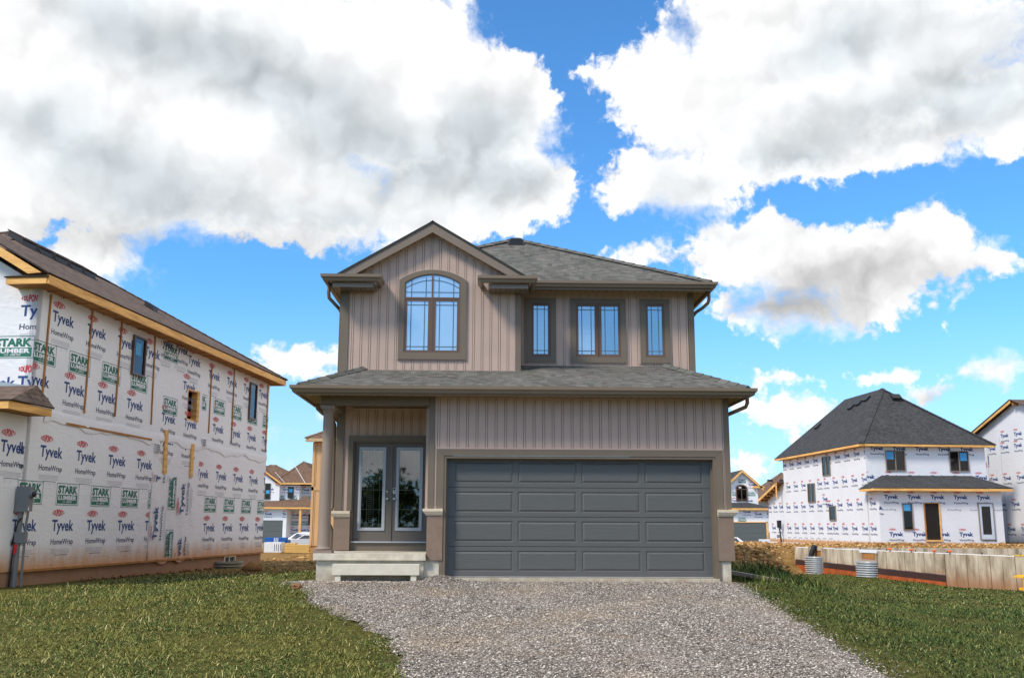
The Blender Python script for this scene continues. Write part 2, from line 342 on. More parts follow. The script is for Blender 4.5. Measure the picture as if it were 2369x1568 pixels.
# ---------------------------------------------------------------- lettering
TC={}
def glyphs(text,bold=0.,res=2):
    k=(text,bold,res)
    if k in TC: return TC[k]
    cu=bpy.data.curves.new('t','FONT'); cu.body=text; cu.size=1; cu.offset=bold; cu.resolution_u=res; cu.fill_mode='FRONT'
    ob=bpy.data.objects.new('t',cu); COL.objects.link(ob); dg=bpy.context.evaluated_depsgraph_get(); dg.update()
    me=bpy.data.meshes.new_from_object(ob.evaluated_get(dg))
    v=np.array([(p.co.x,p.co.y) for p in me.vertices]); f=[tuple(p.vertices) for p in me.polygons]
    bpy.data.objects.remove(ob); bpy.data.curves.remove(cu); bpy.data.meshes.remove(me)
    v=v-v.min(0); v=v/v.max(0); TC[k]=(v,f); return TC[k]
def place(text,x,y,w,h,m,lay=0.003,bold=0.,res=2,warp=None):
    v,f=glyphs(text,bold,res); v=v.copy()
    if warp: v[:,1]=.5+(v[:,1]-.5)*np.sqrt(np.clip(1-warp*(2*v[:,0]-1)**2,0.05,1))
    return (np.column_stack([x+v[:,0]*w,y+v[:,1]*h,np.full(len(v),lay)]),f,m)
def rect(x0,x1,y0,y1,m,lay=.003): return (np.array([(x0,y0,lay),(x1,y0,lay),(x1,y1,lay),(x0,y1,lay)]),[(0,1,2,3)],m)
def logo_a(x,y,far=0,star=1):     # x left, y top of the big word (T top); width .92
    r=1 if far else 2; o=[]
    o.append(place('Tyvek',x,y-.325,.90,.325,INKB,bold=.05 if far else .026,res=r))
    if far<2: o.append(place('HomeWrap',x,y-.58,.93,.165,INKK,bold=.03 if far else .016,res=r))
    else: o.append(rect(x,x+.93,y-.54,y-.44,INKY))
    o.append(place('DUPONT',x+.04,y+.065,.37,.17,INKR,bold=.045,res=r,warp=.75))
    if far<2:
        o.append((np.array([(x-.02,y+.15,.003),(x+.02,y+.10,.003),(x+.02,y+.20,.003)]),[(0,1,2)],INKR))
        o.append((np.array([(x+.47,y+.15,.003),(x+.43,y+.10,.003),(x+.43,y+.20,.003)]),[(0,1,2)],INKR))
    if not far:
        for k in range(4): o.append(rect(x+.03,x+.8,y-.645-.028*k,y-.637-.028*k,INKY))
        o.append(rect(x+.2,x+.72,y-.775,y-.763,INKK))
        for k in range(6): o.append(rect(x-.2+.22*k,x-.192+.22*k,y-.83-(k%2)*.02,y-.80-(k%2)*.02,INKK))
    return o
def logo_b(x,y,far=0):            # x left, y top; .95 x .49
    r=1 if far else 2; o=[]; w=.95; h=.49; e=.014 if not far else .02
    for a in (rect(x,x+w,y-e,y,INKG),rect(x,x+w,y-h,y-h+e,INKG),rect(x,x+e,y-h+e,y-e,INKG),rect(x+w-e,x+w,y-h+e,y-e,INKG)): o.append(a)
    o.append(place('STARK',x+.06,y-.235,w-.12,.185,INKG,bold=.05,res=r))
    o.append(rect(x+.05,x+w-.05,y-h+.035,y-.255,INKG))
    o.append(place('LUMBER',x+.09,y-.375,w-.18,.10,PAPER,.005,bold=.04,res=r))
    if not far: o.append(place('CO. LIMITED',x+.28,y-.435,w-.56,.045,PAPER,.005,bold=.01,res=1))
    return o
def printed(mb,rows,rects,fn,lay=0.,star=1,far=0,skip=None,rot=False,polyclip=None):
    """rows: (kind, top, first, period, count); rects: (s0,s1,t0,t1) areas the print may show on; fn maps (s,t,n) to the thing's frame."""
    for kind,top,s0,per,cnt in rows:
        for i in range(cnt):
            x=s0+per*i
            pcs=logo_a(x,top,far) if kind=='A' else logo_b(x,top,far)
            for v,f,m in pcs:
                if rot: v=np.column_stack([-v[:,1],v[:,0],v[:,2]])
                a=v[:,0].min();b=v[:,0].max();c=v[:,1].min();d=v[:,1].max()
                for (r0,r1,q0,q1) in rects:
                    if b<=r0 or a>=r1 or d<=q0 or c>=q1: continue
                    inside=a>=r0 and b<=r1 and c>=q0 and d<=q1
                    if inside and not polyclip:
                        mb.add([fn(p[0],p[1],p[2]+lay) for p in v],f,m); continue
                    bm=bmesh.new(); vs=[bm.verts.new(p) for p in v]
                    for q in f:
                        try: bm.faces.new([vs[j] for j in q])
                        except ValueError: pass
                    cuts=[((r0,0,0),(-1,0,0)),((r1,0,0),(1,0,0)),((0,q0,0),(0,-1,0)),((0,q1,0),(0,1,0))]+(polyclip or [])
                    for co,no in cuts:
                        bmesh.ops.bisect_plane(bm,geom=bm.verts[:]+bm.edges[:]+bm.faces[:],plane_co=co,plane_no=no,clear_outer=True)
                    if bm.faces:
                        bm.verts.index_update(); mb.add([fn(p.co.x,p.co.y,p.co.z+lay) for p in bm.verts],[tuple(w.index for w in q.verts) for q in bm.faces],m)
                    bm.free()
# ================================================================ TERRAIN
def sst(x,a,b):
    t_=np.clip((x-a)/(b-a),0,1); return t_*t_*(3-2*t_)
_nz=[(rng.uniform(.25,1.9),rng.uniform(0,6.28),rng.uniform(0,6.28),rng.uniform(.3,1)) for _ in range(14)]
def lump(X,Y):
    a=np.zeros_like(X)
    for f,p,q,w in _nz: a+=w*np.sin(f*(X*math.cos(p)+Y*math.sin(p))*1.7+q)/(1+f)
    return a/4
LW=(-10.2545,21.0423)
DL=[(8.0,-1.03),(10.3,-1.05),(11.1,-1.14),(12.6,-1.46),(13.7,-1.93),(14.7,-2.45),(15.5,-2.95),(16.9,-3.35),(18.0,-3.8),(18.7,-4.2)]
DR=[(8.0,3.75),(10.4,3.76),(12.8,3.85),(14.3,3.9),(16.2,3.95),(18.5,4.05)]
def dl(Y): return np.interp(Y,[a for a,b in DL],[b for a,b in DL])
def dr(Y): return np.interp(Y,[a for a,b in DR],[b for a,b in DR])
def H(X,Y):
    X=np.asarray(X,float); Y=np.asarray(Y,float)
    zc=np.where(Y<18.4,-.02-.062*(18.4-np.maximum(Y,6.5)),-.03)
    zl=np.interp(Y,[6.5,12,17,21,36,56,80,100,3000],[-.80,-.52,-.32,-.28,-.40,-.56,-.9,-1.0,-1.0])
    s=sst(-X,2.5+np.clip((Y-13)*.15,0,1),8.); s=np.where(Y>24,1,s)
    z=zc*(1-s)+zl*s
    low=np.interp(Y,[6.5,10,18,25,36,48,50,62,75,100,3000],[-.8,-.56,-.5,-.8,-1.12,-1.12,-.06,-.0,-.3,-1.0,-1.0])
    high=np.interp(Y,[6.5,18.4,25,34,45,55,100,3000],[-.76,-.03,.08,.3,.24,.02,-1.0,-1.0])
    e0=np.interp(Y,[6.5,18.5,25,34,40,48],[3.9,4.5,6.0,8.4,10.0,12.2]); w=np.interp(Y,[6.5,18.5,25,34,48],[2.,3.2,1.9,1.4,.9])
    sr=sst(X,e0,e0+w); zr=high*(1-sr)+low*sr
    k=sst(X,3.6,4.3)*sst(Y,3.,9.)
    z=z*(1-k)+zr*k
    amp=.03+.09*sst(Y,24,34)*sst(X,3,6)*(1-sst(Y,80,95))+.04*sst(-X,4,8)*sst(Y,26,40)*(1-sst(Y,80,95))
    road=(X>dl(Y)-.4)&(X<dr(Y)+.3)&(Y<19)
    amp=np.where(road,.0,amp)
    z=z+lump(X,Y)*amp
    # the gravel heaped against the right pier of the porch
    z=z+.11*np.exp(-((X+1.28)**2/.12+(Y-18.3)**2/.10))+.05*np.exp(-((X+2.6)**2/2.+(Y-17.7)**2/.25))
    return z
def terrain():
    xs=np.concatenate([[-3000,-1200,-500,-250,-140,-90,-60,-45,-36,-30],np.arange(-26,-13,1.),np.arange(-13,18,.3),np.arange(18,34,1.),[36,42,50,65,90,140,250,500,1200,3000]])
    ys=np.concatenate([[-3000,-1000,-400,-200,-100,-60,-40,-25,-15,-8,-3,0,3,5],np.arange(6,24,.3),np.arange(24,52,.5),np.arange(52,125,2.),[130,150,190,260,400,700,1400,4000]])
    X,Y=np.meshgrid(xs,ys); Z=H(X,Y)-.02
    road=(X>dl(Y)-.1)&(X<dr(Y)+.1)&(Y<18.9)&(Y>6); Z=np.where(road,Z-.05,Z)
    nx,ny=len(xs),len(ys)
    V=np.column_stack([X.ravel(),Y.ravel(),Z.ravel()])
    i=np.arange(nx-1)[None,:]+np.arange(ny-1)[:,None]*nx; i=i.ravel()
    Fc=np.column_stack([i,i+1,i+1+nx,i+nx])
    me=bpy.data.meshes.new('ground'); me.from_pydata(V.tolist(),[],Fc.tolist())
    g=grass_mask(V[:,0],V[:,1]); a=me.attributes.new('grass','FLOAT','POINT'); a.data.foreach_set('value',g.astype(np.float32))
    for p in me.polygons: p.use_smooth=True
    m,t,b=base('earth'); tc=t.new('ShaderNodeTexCoord').outputs['Object']
    at=t.new('ShaderNodeAttribute',attribute_name='grass').outputs['Fac']
    n=t.new('ShaderNodeTexNoise',{'Vector':tc,'Scale':1.6,'Detail':7.,'Roughness':.65}).outputs[0]
    n2=t.new('ShaderNodeTexNoise',{'Vector':tc,'Scale':9.,'Detail':6.,'Roughness':.7}).outputs[0]
    dirt=t.ramp(t.m('ADD',t.m('MULTIPLY',n,.5),t.m('MULTIPLY',n2,.5)),[(.3,srgb(112,84,46)),(.5,srgb(160,126,76)),(.7,srgb(200,164,110))])
    soil=t.ramp(n2,[(.3,srgb(72,76,36)),(.7,srgb(134,128,66))])
    fac=t.smooth(t.m('ADD',at,t.m('MULTIPLY',t.m('SUBTRACT',n2,.5),.5)),.3,.7)
    far=t.smooth(t.new('ShaderNodeSeparateXYZ',{0:tc}).outputs[1],86.,92.)
    col=t.mix(fac,dirt,soil); col=t.mix(t.m('MULTIPLY',far,.8),col,srgb(150,146,136))
    t.l.new(col,b.inputs['Base Color']); b.inputs['Roughness'].default_value=.95; b.inputs['Specular IOR Level'].default_value=.1
    hh=t.m('ADD',t.m('MULTIPLY',n2,1.),t.m('MULTIPLY',n,1.2))
    t.l.new(t.new('ShaderNodeBump',{'Height':hh,'Strength':1.,'Distance':.2}).outputs[0],b.inputs['Normal'])
    me.materials.append(m); o=bpy.data.objects.new('ground',me); COL.objects.link(o); tag(o,kind='structure')
def grass_mask(X,Y):
    """1 where the sod lies, 0 on bare earth"""
    wob=lump(X*2.3+5,Y*2.3)*1.2
    left=(X<0)*np.maximum(1-sst(Y+wob,25.,31.),.2*(Y<48))
    e0=np.interp(Y,[6.5,18.5,25,34,40,48],[3.9,4.5,6.0,8.4,10.0,12.2])
    right=(X>=0)*np.maximum((1-sst(Y+wob*1.5,21.5,26.)),np.maximum(.3*(Y<44),sst(X,e0+.8,e0+1.6)*(1-sst(Y,45.5,47.))))*(1-sst(Y,45.5,47))
    return np.clip(left+right+(Y<0),0,1)
terrain()
# gravel driveway: a sheet 4 cm proud of the earth, with loose stones over it
def driveway():
    ys=np.concatenate([np.arange(-2,8,1.),np.arange(8,18.9,.12)]); nx=60; V=[];F_=[]
    for y in ys:
        a=float(dl(np.array(y)))-.02+.06*math.sin(y*5)+.05*math.sin(y*13); b=float(dr(np.array(y)))+.06+.05*math.sin(y*6+1)+.04*math.sin(y*17)
        for k in range(nx+1):
            x=a+(b-a)*k/nx; e=min(k,nx-k)/nx
            V.append((x,y,0.+(-.05 if e==0 else 0)))
    V=np.array(V); e=V[:,2].copy(); V[:,2]=H(V[:,0],V[:,1])+e+.012*lump(V[:,0]*4,V[:,1]*4)
    for j in range(len(ys)-1):
        for k in range(nx): i=j*(nx+1)+k; F_.append((i,i+1,i+nx+2,i+nx+1))
    me=bpy.data.meshes.new('driveway'); me.from_pydata(V.tolist(),[],F_); 
    for p in me.polygons: p.use_smooth=True
    m,t,b=base('gravel'); tc=t.new('ShaderNodeTexCoord').outputs['Object']
    vo=t.new('ShaderNodeTexVoronoi',{'Vector':tc,'Scale':34.,'Randomness':1.}); r=t.new('ShaderNodeSeparateColor',{0:vo.outputs['Color']}).outputs[0]
    n=t.new('ShaderNodeTexNoise',{'Vector':tc,'Scale':.8,'Detail':5.,'Roughness':.6}).outputs[0]
    col=t.ramp(r,[(.0,srgb(86,78,73)),(.35,srgb(134,126,118)),(.7,srgb(166,157,147)),(1.,srgb(204,196,186))])
    tan=t.mix(t.smooth(n,.52,.7),col,srgb(176,150,120)); col=t.mix(.55,col,tan)
    d=t.smooth(vo.outputs['Distance'],.25,.6); col=t.mix(t.m('MULTIPLY',d,.6),col,srgb(70,60,54))
    t.l.new(col,b.inputs['Base Color']); b.inputs['Roughness'].default_value=.95; b.inputs['Specular IOR Level'].default_value=.15
    t.l.new(t.new('ShaderNodeBump',{'Height':t.m('SUBTRACT',1.,vo.outputs['Distance']),'Strength':.9,'Distance':.02}).outputs[0],b.inputs['Normal'])
    me.materials.append(m); o=bpy.data.objects.new('driveway',me); COL.objects.link(o); tag(o,kind='structure')
driveway()
def island_mat(name,stops,rough=.9,trans=0.,mod=None):
    m,t,b=base(name); g=t.new('ShaderNodeNewGeometry').outputs['Random Per Island']
    col=t.ramp(g,stops)
    if mod:
        tc=t.new('ShaderNodeTexCoord').outputs['Object']
        n=t.new('ShaderNodeTexNoise',{'Vector':tc,'Scale':mod[0],'Detail':4.,'Roughness':.6}).outputs[0]
        col=t.mix(t.m('MULTIPLY',t.smooth(n,mod[1],mod[2]),mod[3]),col,mod[4])
    t.l.new(col,b.inputs['Base Color']); b.inputs['Roughness'].default_value=rough; b.inputs['Specular IOR Level'].default_value=.2
    return m
def bulk(name,V,F_,m,tagk):
    me=bpy.data.meshes.new(name); nv=len(V); nf=len(F_); k=F_.shape[1]
    me.vertices.add(nv); me.vertices.foreach_set('co',V.astype(np.float32).ravel())
    me.loops.add(nf*k); me.loops.foreach_set('vertex_index',F_.astype(np.int32).ravel())
    me.polygons.add(nf); me.polygons.foreach_set('loop_start',np.arange(0,nf*k,k,dtype=np.int32)); me.polygons.foreach_set('loop_total',np.full(nf,k,dtype=np.int32))
    me.materials.append(m); me.update(calc_edges=True); o=bpy.data.objects.new(name,me); COL.objects.link(o); tag(o,**tagk); return o
def stones(n=150000):
    Y=8.4+(18.45-8.4)*rng.random(n)**1.15; X=rng.uniform(-4.6,4.4,n); keep=(X>dl(Y)+.03-rng.exponential(.07,n))&(X<dr(Y)-.02+rng.exponential(.10,n)); X,Y=X[keep],Y[keep]; n=len(X)
    r=rng.gamma(4,.0016,n)+.0035; base_=np.array([(1,0,0),(-1,0,0),(0,1,0),(0,-1,0),(0,0,.62),(0,0,-.5)],float)
    V=base_[None]*(1+rng.uniform(-.35,.35,(n,6,3)))*r[:,None,None]*np.stack([rng.uniform(.8,1.5,n),rng.uniform(.7,1.1,n),rng.uniform(.6,1,n)],1)[:,None,:]
    a=rng.uniform(0,6.28,n); c,s_=np.cos(a)[:,None],np.sin(a)[:,None]; x=V[:,:,0]*c-V[:,:,1]*s_; y=V[:,:,0]*s_+V[:,:,1]*c
    V[:,:,0]=x+X[:,None]; V[:,:,1]=y+Y[:,None]; V[:,:,2]+=(H(X,Y)+r*.35)[:,None]
    f=np.array([(0,2,4),(2,1,4),(1,3,4),(3,0,4),(2,0,5),(1,2,5),(3,1,5),(0,3,5)]); F_=(f[None]+np.arange(n)[:,None,None]*6).reshape(-1,3)
    m=island_mat('crushed_stone',[(0,srgb(80,72,67)),(.22,srgb(118,110,104)),(.45,srgb(144,137,130)),(.7,srgb(172,164,154)),(.9,srgb(216,208,196)),(1,srgb(232,226,216))],mod=(.55,.48,.68,.42,srgb(196,172,142)))
    bulk('gravel',V.reshape(-1,3),F_,m,dict(label='loose crushed grey stones covering the driveway in front of the garage',cat='gravel',kind='stuff'))
stones()
def blades():
    Vs=[];n=0
    def region(cnt,x0,x1,y0,y1,py,L,wd,flat):
        Y=y0+(y1-y0)*rng.random(cnt)**py; X=rng.uniform(x0,x1,cnt)
        msk=grass_mask(X,Y)*(1-(X>dl(Y)+.06+rng.normal(0,.07,cnt))*(X<dr(Y)+.0+rng.normal(0,.09,cnt))*(Y<18.9))
        vis=np.abs(X/np.maximum(Y,1))<.56
        low=np.clip(lump(X*.9+3,Y*1.1+4)*1.3+.9,np.where(X>0,.55,.3),1); patch=low*(.2+.8*np.clip(lump(X*2.2+9,Y*2.2)*1.6+lump(X*6+2,Y*7)*1.6+.5,0,1))
        # keep clear of the houses
        hx=(X-1.25)*.9997; house=(X>-4.0)&(X<4.3)&(Y>18.3)&(Y<34)
        a=R(-5.5); lu=(X-LW[0])*math.cos(a)+(Y-LW[1])*math.sin(a); lv=-(X-LW[0])*math.sin(a)+(Y-LW[1])*math.cos(a)
        lh=(lu<.02)&(lv>-.3)
        keep=(rng.random(cnt)<msk*patch)&vis&~house&~lh
        X,Y=X[keep],Y[keep]; k=len(X)
        z=H(X,Y)-.015; yaw=rng.uniform(0,6.28,k); l=L*rng.lognormal(0,.35,k); w=wd*rng.uniform(.6,1.3,k)*(1+np.maximum(Y-16,0)*.03)
        lean=rng.uniform(flat[0],flat[1],k); d=np.stack([np.cos(yaw),np.sin(yaw)],1); sd=np.stack([-np.sin(yaw),np.cos(yaw)],1)*w[:,None]/2
        b=np.stack([X,Y,z],1); ls,lc=np.sin(lean)*l,np.cos(lean)*l
        mid=b+np.column_stack([d*(ls*.45)[:,None],lc*.6]); tip=b+np.column_stack([d*ls[:,None],lc*(1-.35*np.sin(lean))])
        sz=np.zeros((k,1)); s3=np.hstack([sd,sz])
        return np.stack([b-s3,b+s3,mid+s3*.8,mid-s3*.8,tip],1)
    A=[region(400000,-9.5,0.6,9.3,22,1.1,.05,.0076,(.85,1.54)),
       region(290000,3.4,12.5,9.3,20,1.1,.056,.008,(.8,1.52)),
       region(15000,-9.5,12,9.3,20,1.,.11,.007,(.9,1.5)),
       region(60000,-9.5,12,9.3,21,1.,.085,.010,(.6,1.35)),
       region(60000,-9,-3,20,48,1.3,.07,.016,(.7,1.5)),
       region(8000,3.9,6.2,18.8,24,1.,.16,.014,(.25,1.1)),
       region(100000,4,19,20,46,1.1,.07,.018,(.8,1.5))]
    V=np.concatenate(A); k=len(V); V=V.reshape(-1,3)
    i=np.arange(k)[:,None]*5; q=np.concatenate([i+np.array([[0,1,2]]),i+np.array([[0,2,3]]),i+np.array([[3,2,4]])],1).reshape(-1,3)
    m=island_mat('grass_blade',[(0,srgb(36,56,26)),(.32,srgb(64,90,38)),(.58,srgb(92,110,48)),(.78,srgb(138,132,68)),(.92,srgb(172,158,98)),(1,srgb(204,190,140))],mod=(.9,.46,.6,.5,srgb(132,126,60)),rough=.7)
    # the sod east of the driveway is a deeper green
    t=NT(m.node_tree); bs=[n for n in t.n if n.type=='BSDF_PRINCIPLED'][0]; src=bs.inputs['Base Color'].links[0].from_socket
    x=t.new('ShaderNodeSeparateXYZ',{0:t.new('ShaderNodeTexCoord').outputs['Object']}).outputs[0]
    t.l.new(t.mix(t.m('MULTIPLY',t.smooth(x,1.,3.),.8),src,(.42,.58,.44),blend='MULTIPLY'),bs.inputs['Base Color'])
    bulk('grass',V,q,m,dict(label='rough green sod grass with dry straw on both sides of the driveway',cat='grass',kind='stuff'))
blades()
# ================================================================ THE FINISHED HOUSE (centre)
H0=thing('main_house',(1.2474,18.6,0),1.5,'finished taupe two-storey house with grey garage door at the end of the gravel driveway','house')
ID=lambda x,y,z:(x,y,z)
def fac(v):                              # plane map for things facing the viewer: (s,t,n) -> local
    return lambda s_,t_,n:(s_,v-n,t_)
def battens(mb,fn,s0,s1,lo,hi,m,pitch=.1775,w=.034,d=.007,off=.06,gap=.0055):
    """board and batten: boards flush at n=0, narrow grooves, battens proud; the backing wall lies 2 cm behind"""
    L=lo if callable(lo) else (lambda q:lo); Hh=hi if callable(hi) else (lambda q:hi)
    def bar(a,b_,n):
        a=max(a,s0); b_=min(b_,s1)
        if b_-a<.004: return
        za,zb,ya,yb=L(a),L(b_),Hh(a),Hh(b_)
        if min(ya-za,yb-zb)<.01: return
        q=[(a,za,-.021),(b_,zb,-.021),(b_,yb,-.021),(a,ya,-.021),(a+.002,za,n),(b_-.002,zb,n),(b_-.002,yb,n),(a+.002,ya,n)]
        mb.add([fn(*k) for k in q],[(4,5,6,7),(0,1,5,4),(1,2,6,5),(2,3,7,6),(3,0,4,7)],m)
    s_=s0+off; bar(s0,s_-gap,0)
    while s_<s1:
        bar(s_,s_+w,d); bar(s_+w+gap,s_+pitch-gap,0); s_+=pitch
def fbox(mb,v,x0,x1,z0,z1,n0,n1,m): mb.box(x0,x1,v-n1,v-n0,z0,z1,m)
GU=[(0,0),(.02,.0),(.06,.0),(.075,.02),(.08,.045),(.115,.075),(.12,.13),(.105,.13),(.10,.085),(.0,.085)]
def gprof(z,sc=1.): return [(a*sc,z+b*sc) for a,b in GU]
def jtrim(mb,u0,u1,z0,z1,v,m,d=.02,w=.02):      # thin J-channel round an opening
    fbox(mb,v,u0-w,u1+w,z1,z1+w,0,d,m); fbox(mb,v,u0-w,u0,z0-w,z1,0,d,m); fbox(mb,v,u1,u1+w,z0-w,z1,0,d,m); fbox(mb,v,u0,u1,z0-w,z0,0,d,m)
# --- lower walls
def f(mb):
    g=fac(0); fbox(mb,0,-2.68,2.73,2.37,3.36,-.15,-.02,SIDING); battens(mb,g,-2.68,2.73,2.38,3.32,SIDING)
    fbox(mb,0,-2.66,2.71,3.31,3.33,0,.014,SIDING); fbox(mb,0,-2.655,2.705,2.36,2.385,0,.02,SIDING)
    fbox(mb,0,-2.68,-2.62,1.2,2.37,-.15,0,SIDING); fbox(mb,0,2.68,2.73,1.2,2.37,-.15,0,SIDING)
    fbox(mb,0,-2.655,-2.637,1.345,2.36,0,.016,SIDING); fbox(mb,0,2.687,2.703,1.345,2.36,0,.016,SIDING)
one('garage_siding',H0,f)
def f(mb):
    fbox(mb,0,2.73,2.83,1.28,3.34,-.16,.02,TRIM)
    mb.box(2.80,2.832,-.0,.12,1.28,3.34,TRIM)
one('corner_trim',H0,f); one('corner_trim',H0,lambda mb:fbox(mb,0,-2.79,-2.68,1.28,3.34,-.16,.02,TRIM))
def f(mb):   # mitred casing round the garage door, and the jambs
    mb.ring([(-2.63,.0),(-2.63,2.355),(2.68,2.355),(2.68,.0)],[(-2.50,.0),(-2.50,2.235),(2.55,2.235),(2.55,.0)],-.032,0,TRIM) if 0 else None
    for a,b_,c,d in ((-2.63,-2.50,.34,2.235),(2.55,2.68,.34,2.235)):
        mb.prism([(a,-.03,c),(b_,-.03,c),(b_,-.03,d),(a,-.03,d+.12 if a<0 else d)] if a<0 else [(a,-.03,c),(b_,-.03,c),(b_,-.03,d+.12),(a,-.03,d)],(0,.03,0),TRIM)
    mb.prism([(-2.498,-.031,2.238),(2.548,-.031,2.238),(2.68,-.031,2.357),(-2.63,-.031,2.357)],(0,.03,0),TRIM)
    mb.box(-2.56,-2.50,-.02,.20,0.03,.34,TRIM); mb.box(2.55,2.60,-.02,.20,0.0,.34,TRIM)
    mb.box(-2.50,-2.455,-.018,.20,.03,2.235,TRIM); mb.box(2.505,2.55,-.018,.20,.03,2.235,TRIM); mb.box(-2.455,2.505,-.018,.20,2.19,2.235,TRIM)
    mb.box(-2.455,-2.43,.10,.2,.03,2.19,TRIM); mb.box(2.48,2.505,.1,.2,.03,2.19,TRIM); mb.box(-2.43,2.48,.1,.2,2.165,2.19,TRIM)
one('garage_casing',H0,f)
gd=one('garage_door',H0,lambda mb:(mb.box(-2.44,2.49,.19,.2,.04,2.18,BLACK)))
zz=[.06,.592,1.128,1.664,2.185]
for r in range(4):
    def f(mb,r=r):
        a,b_=zz[r]+.004,zz[r+1]-.004; v=.15; xs=[(-2.31,-1.21),(-1.125,-.03),(.06,1.155),(1.245,2.34)]
        pa,pb=a+(.075 if r else .08),b_-.075 if r<3 else b_-.04
        X=[-2.43]+[q for p in xs for q in p]+[2.48]
        mb.box(-2.43,2.48,v,v+.035,a,pa,GDOOR); mb.box(-2.43,2.48,v,v+.035,pb,b_,GDOOR)
        for k in range(0,10,2): mb.box(X[k],X[k+1],v,v+.035,pa,pb,GDOOR)
        for x0,x1 in xs:   # sunk bevel and raised field
            def rr(i,n): return [(x0+i,v+n,pa+i),(x1-i,v+n,pa+i),(x1-i,v+n,pb-i),(x0+i,v+n,pb-i)]
            L=[rr(0,0),rr(.012,.012),rr(.02,.012),rr(.05,-.002)]
            for q in range(3): mb.add(L[q]+L[q+1],[(k,(k+1)%4,4+(k+1)%4,4+k) for k in range(4)],GDOOR)
            mb.add(L[3],[(0,1,2,3)],GDOOR)
    one('door_section',gd,f)
one('weather_strip',gd,lambda mb:mb.box(-2.43,2.48,.14,.18,.035,.058,mat('rubber_seal',srgb(150,150,148),.6)))
one('garage_sill',H0,lambda mb:mb.box(-2.46,2.56,-.03,.16,-.06,.028,CONC))
# stucco piers with cast stone bands
def band(u0,u1,z,v0,left,right,name_p):
    prof=[(0,z),(.025,z),(.03,z+.028),(.055,z+.034),(.06,z+.06),(.075,z+.068),(.08,z+.115),(.0,z+.12)]
    pth=[(u0,v0)] if not left else [(u0,v0+.35),(u0,v0)]
    pth+= [(u1,v0)] if not right else [(u1,v0),(u1,v0+.35)]
    one('stone_band',name_p,lambda mb:(mb.sweep(prof,pth,STONE)))
def pier(u0,u1,v0,v1,z0,z1): return one('stucco_pier',H0,lambda mb:mb.box(u0,u1,v0,v1,z0,z1,STUCCO))
p=pier(-2.795,-2.505,-.035,1.6,.345,1.15); band(-2.795,-2.505,1.15,-.02,True,False,p)
p=pier(2.555,2.85,-.035,.4,.345,1.15); band(2.555,2.85,1.15,-.02,False,True,p)
one('side_stucco',H0,lambda mb:mb.box(2.80,2.845,.4,9.,.345,1.2,STUCCO))
p=pier(-4.72,-4.40,1.5,1.9,.48,1.12); band(-4.72,-4.40,1.12,1.52,True,False,p)
def f(mb):
    mb.box(2.57,2.78,0,9,-.5,.345,CONC)
one('foundation',H0,f); one('foundation',H0,lambda mb:mb.box(-2.83,-2.51,-.0,1.,-.35,.345,CONC))
# side wall right, main body
def f(mb):
    mb.box(2.70,2.80,.12,12,1.2,3.36,SIDING); mb.box(2.66,2.748,2.42,14,3.3,5.97,SIDING)
    for k in range(60):
        v=.3+k*.1775; mb.box(2.80,2.811,v,v+.034,1.2,3.34,SIDING); mb.box(2.748,2.759,v+2.4,v+2.434,4.1,5.95,SIDING)
one('side_siding',H0,f)
def f(mb):
    mb.box(-4.76,-4.66,1.9,14,.3,5.97,SIDING)
    for k in range(60): v=2.1+k*.1775; mb.box(-4.771,-4.76,v,v+.034,.4,5.95,SIDING)
one('side_siding',H0,f)
# --- porch
def f(mb):
    mb.box(-4.82,-2.80,-.12,1.75,.345,.465,CONC)
one('porch_slab',H0,f)
one('porch_base',H0,lambda mb:mb.box(-4.77,-2.835,-.055,1.7,-.35,.343,CONC))
st=one('porch_step',H0,lambda mb:(mb.box(-4.43,-2.89,-.42,-.13,.10,.285,CONC2),mb.box(-4.38,-4.28,-.40,-.15,-.12,.10,CONC2),mb.box(-3.04,-2.94,-.40,-.15,-.12,.10,CONC2)))
def f(mb):
    c=(-4.665,.06)
    mb.box(-4.83,-4.50,-.10,.22,.465,.52,TRIM2); 
    mb.lathe(c,[(.135,.52),(.148,.53),(.15,.545),(.14,.56),(.125,.567),(.12,.58),(.118,.60),(.113,.62),(.108,1.4),(.096,2.98),(.093,3.02),(.105,3.03),(.11,3.045),(.104,3.06),(.115,3.075),(.124,3.09)],TRIM2,28)
    mb.box(-4.80,-4.54,-.07,.19,3.09,3.155,TRIM2)
TRIM2=mat('column_brown',srgb(142,126,114),.6,.05,3.,.1,80.)
one('porch_column',H0,f)
def f(mb):
    mb.box(-4.80,-2.79,-.05,.16,3.17,3.335,TRIM); mb.box(-4.80,-4.58,.16,1.62,3.17,3.335,TRIM)
one('porch_beam',H0,f)
def f(mb):
    g=fac(1.6); fbox(mb,1.6,-4.42,-2.79,2.73,3.34,-.04,-.02,SIDING); battens(mb,g,-4.42,-2.79,2.735,3.28,SIDING,off=.1)
    fbox(mb,1.6,-4.44,-2.79,3.27,3.29,0,.02,SIDING)
    fbox(mb,1.6,-4.58,-4.42,1.24,3.34,-.02,0,SIDING); fbox(mb,1.6,-4.575,-4.56,1.24,3.05,0,.014,SIDING); fbox(mb,1.6,-4.465,-4.45,1.24,3.05,0,.014,SIDING)
    mb.box(-2.84,-2.79,.15,1.6,1.2,3.34,SIDING)
    for k in range(7): mb.box(-2.851,-2.84,.25+k*.1775,.284+k*.1775,1.2,3.33,SIDING)
one('porch_siding',H0,f)
one('porch_corner_trim',H0,lambda mb:(fbox(mb,1.6,-4.72,-4.58,1.24,3.34,-.02,.03,TRIM),mb.box(-4.74,-4.66,1.62,1.9,1.24,3.34,TRIM)))
one('porch_ceiling',H0,lambda mb:mb.box(-4.58,-2.79,.16,1.58,3.335,3.36,SOFFIT))
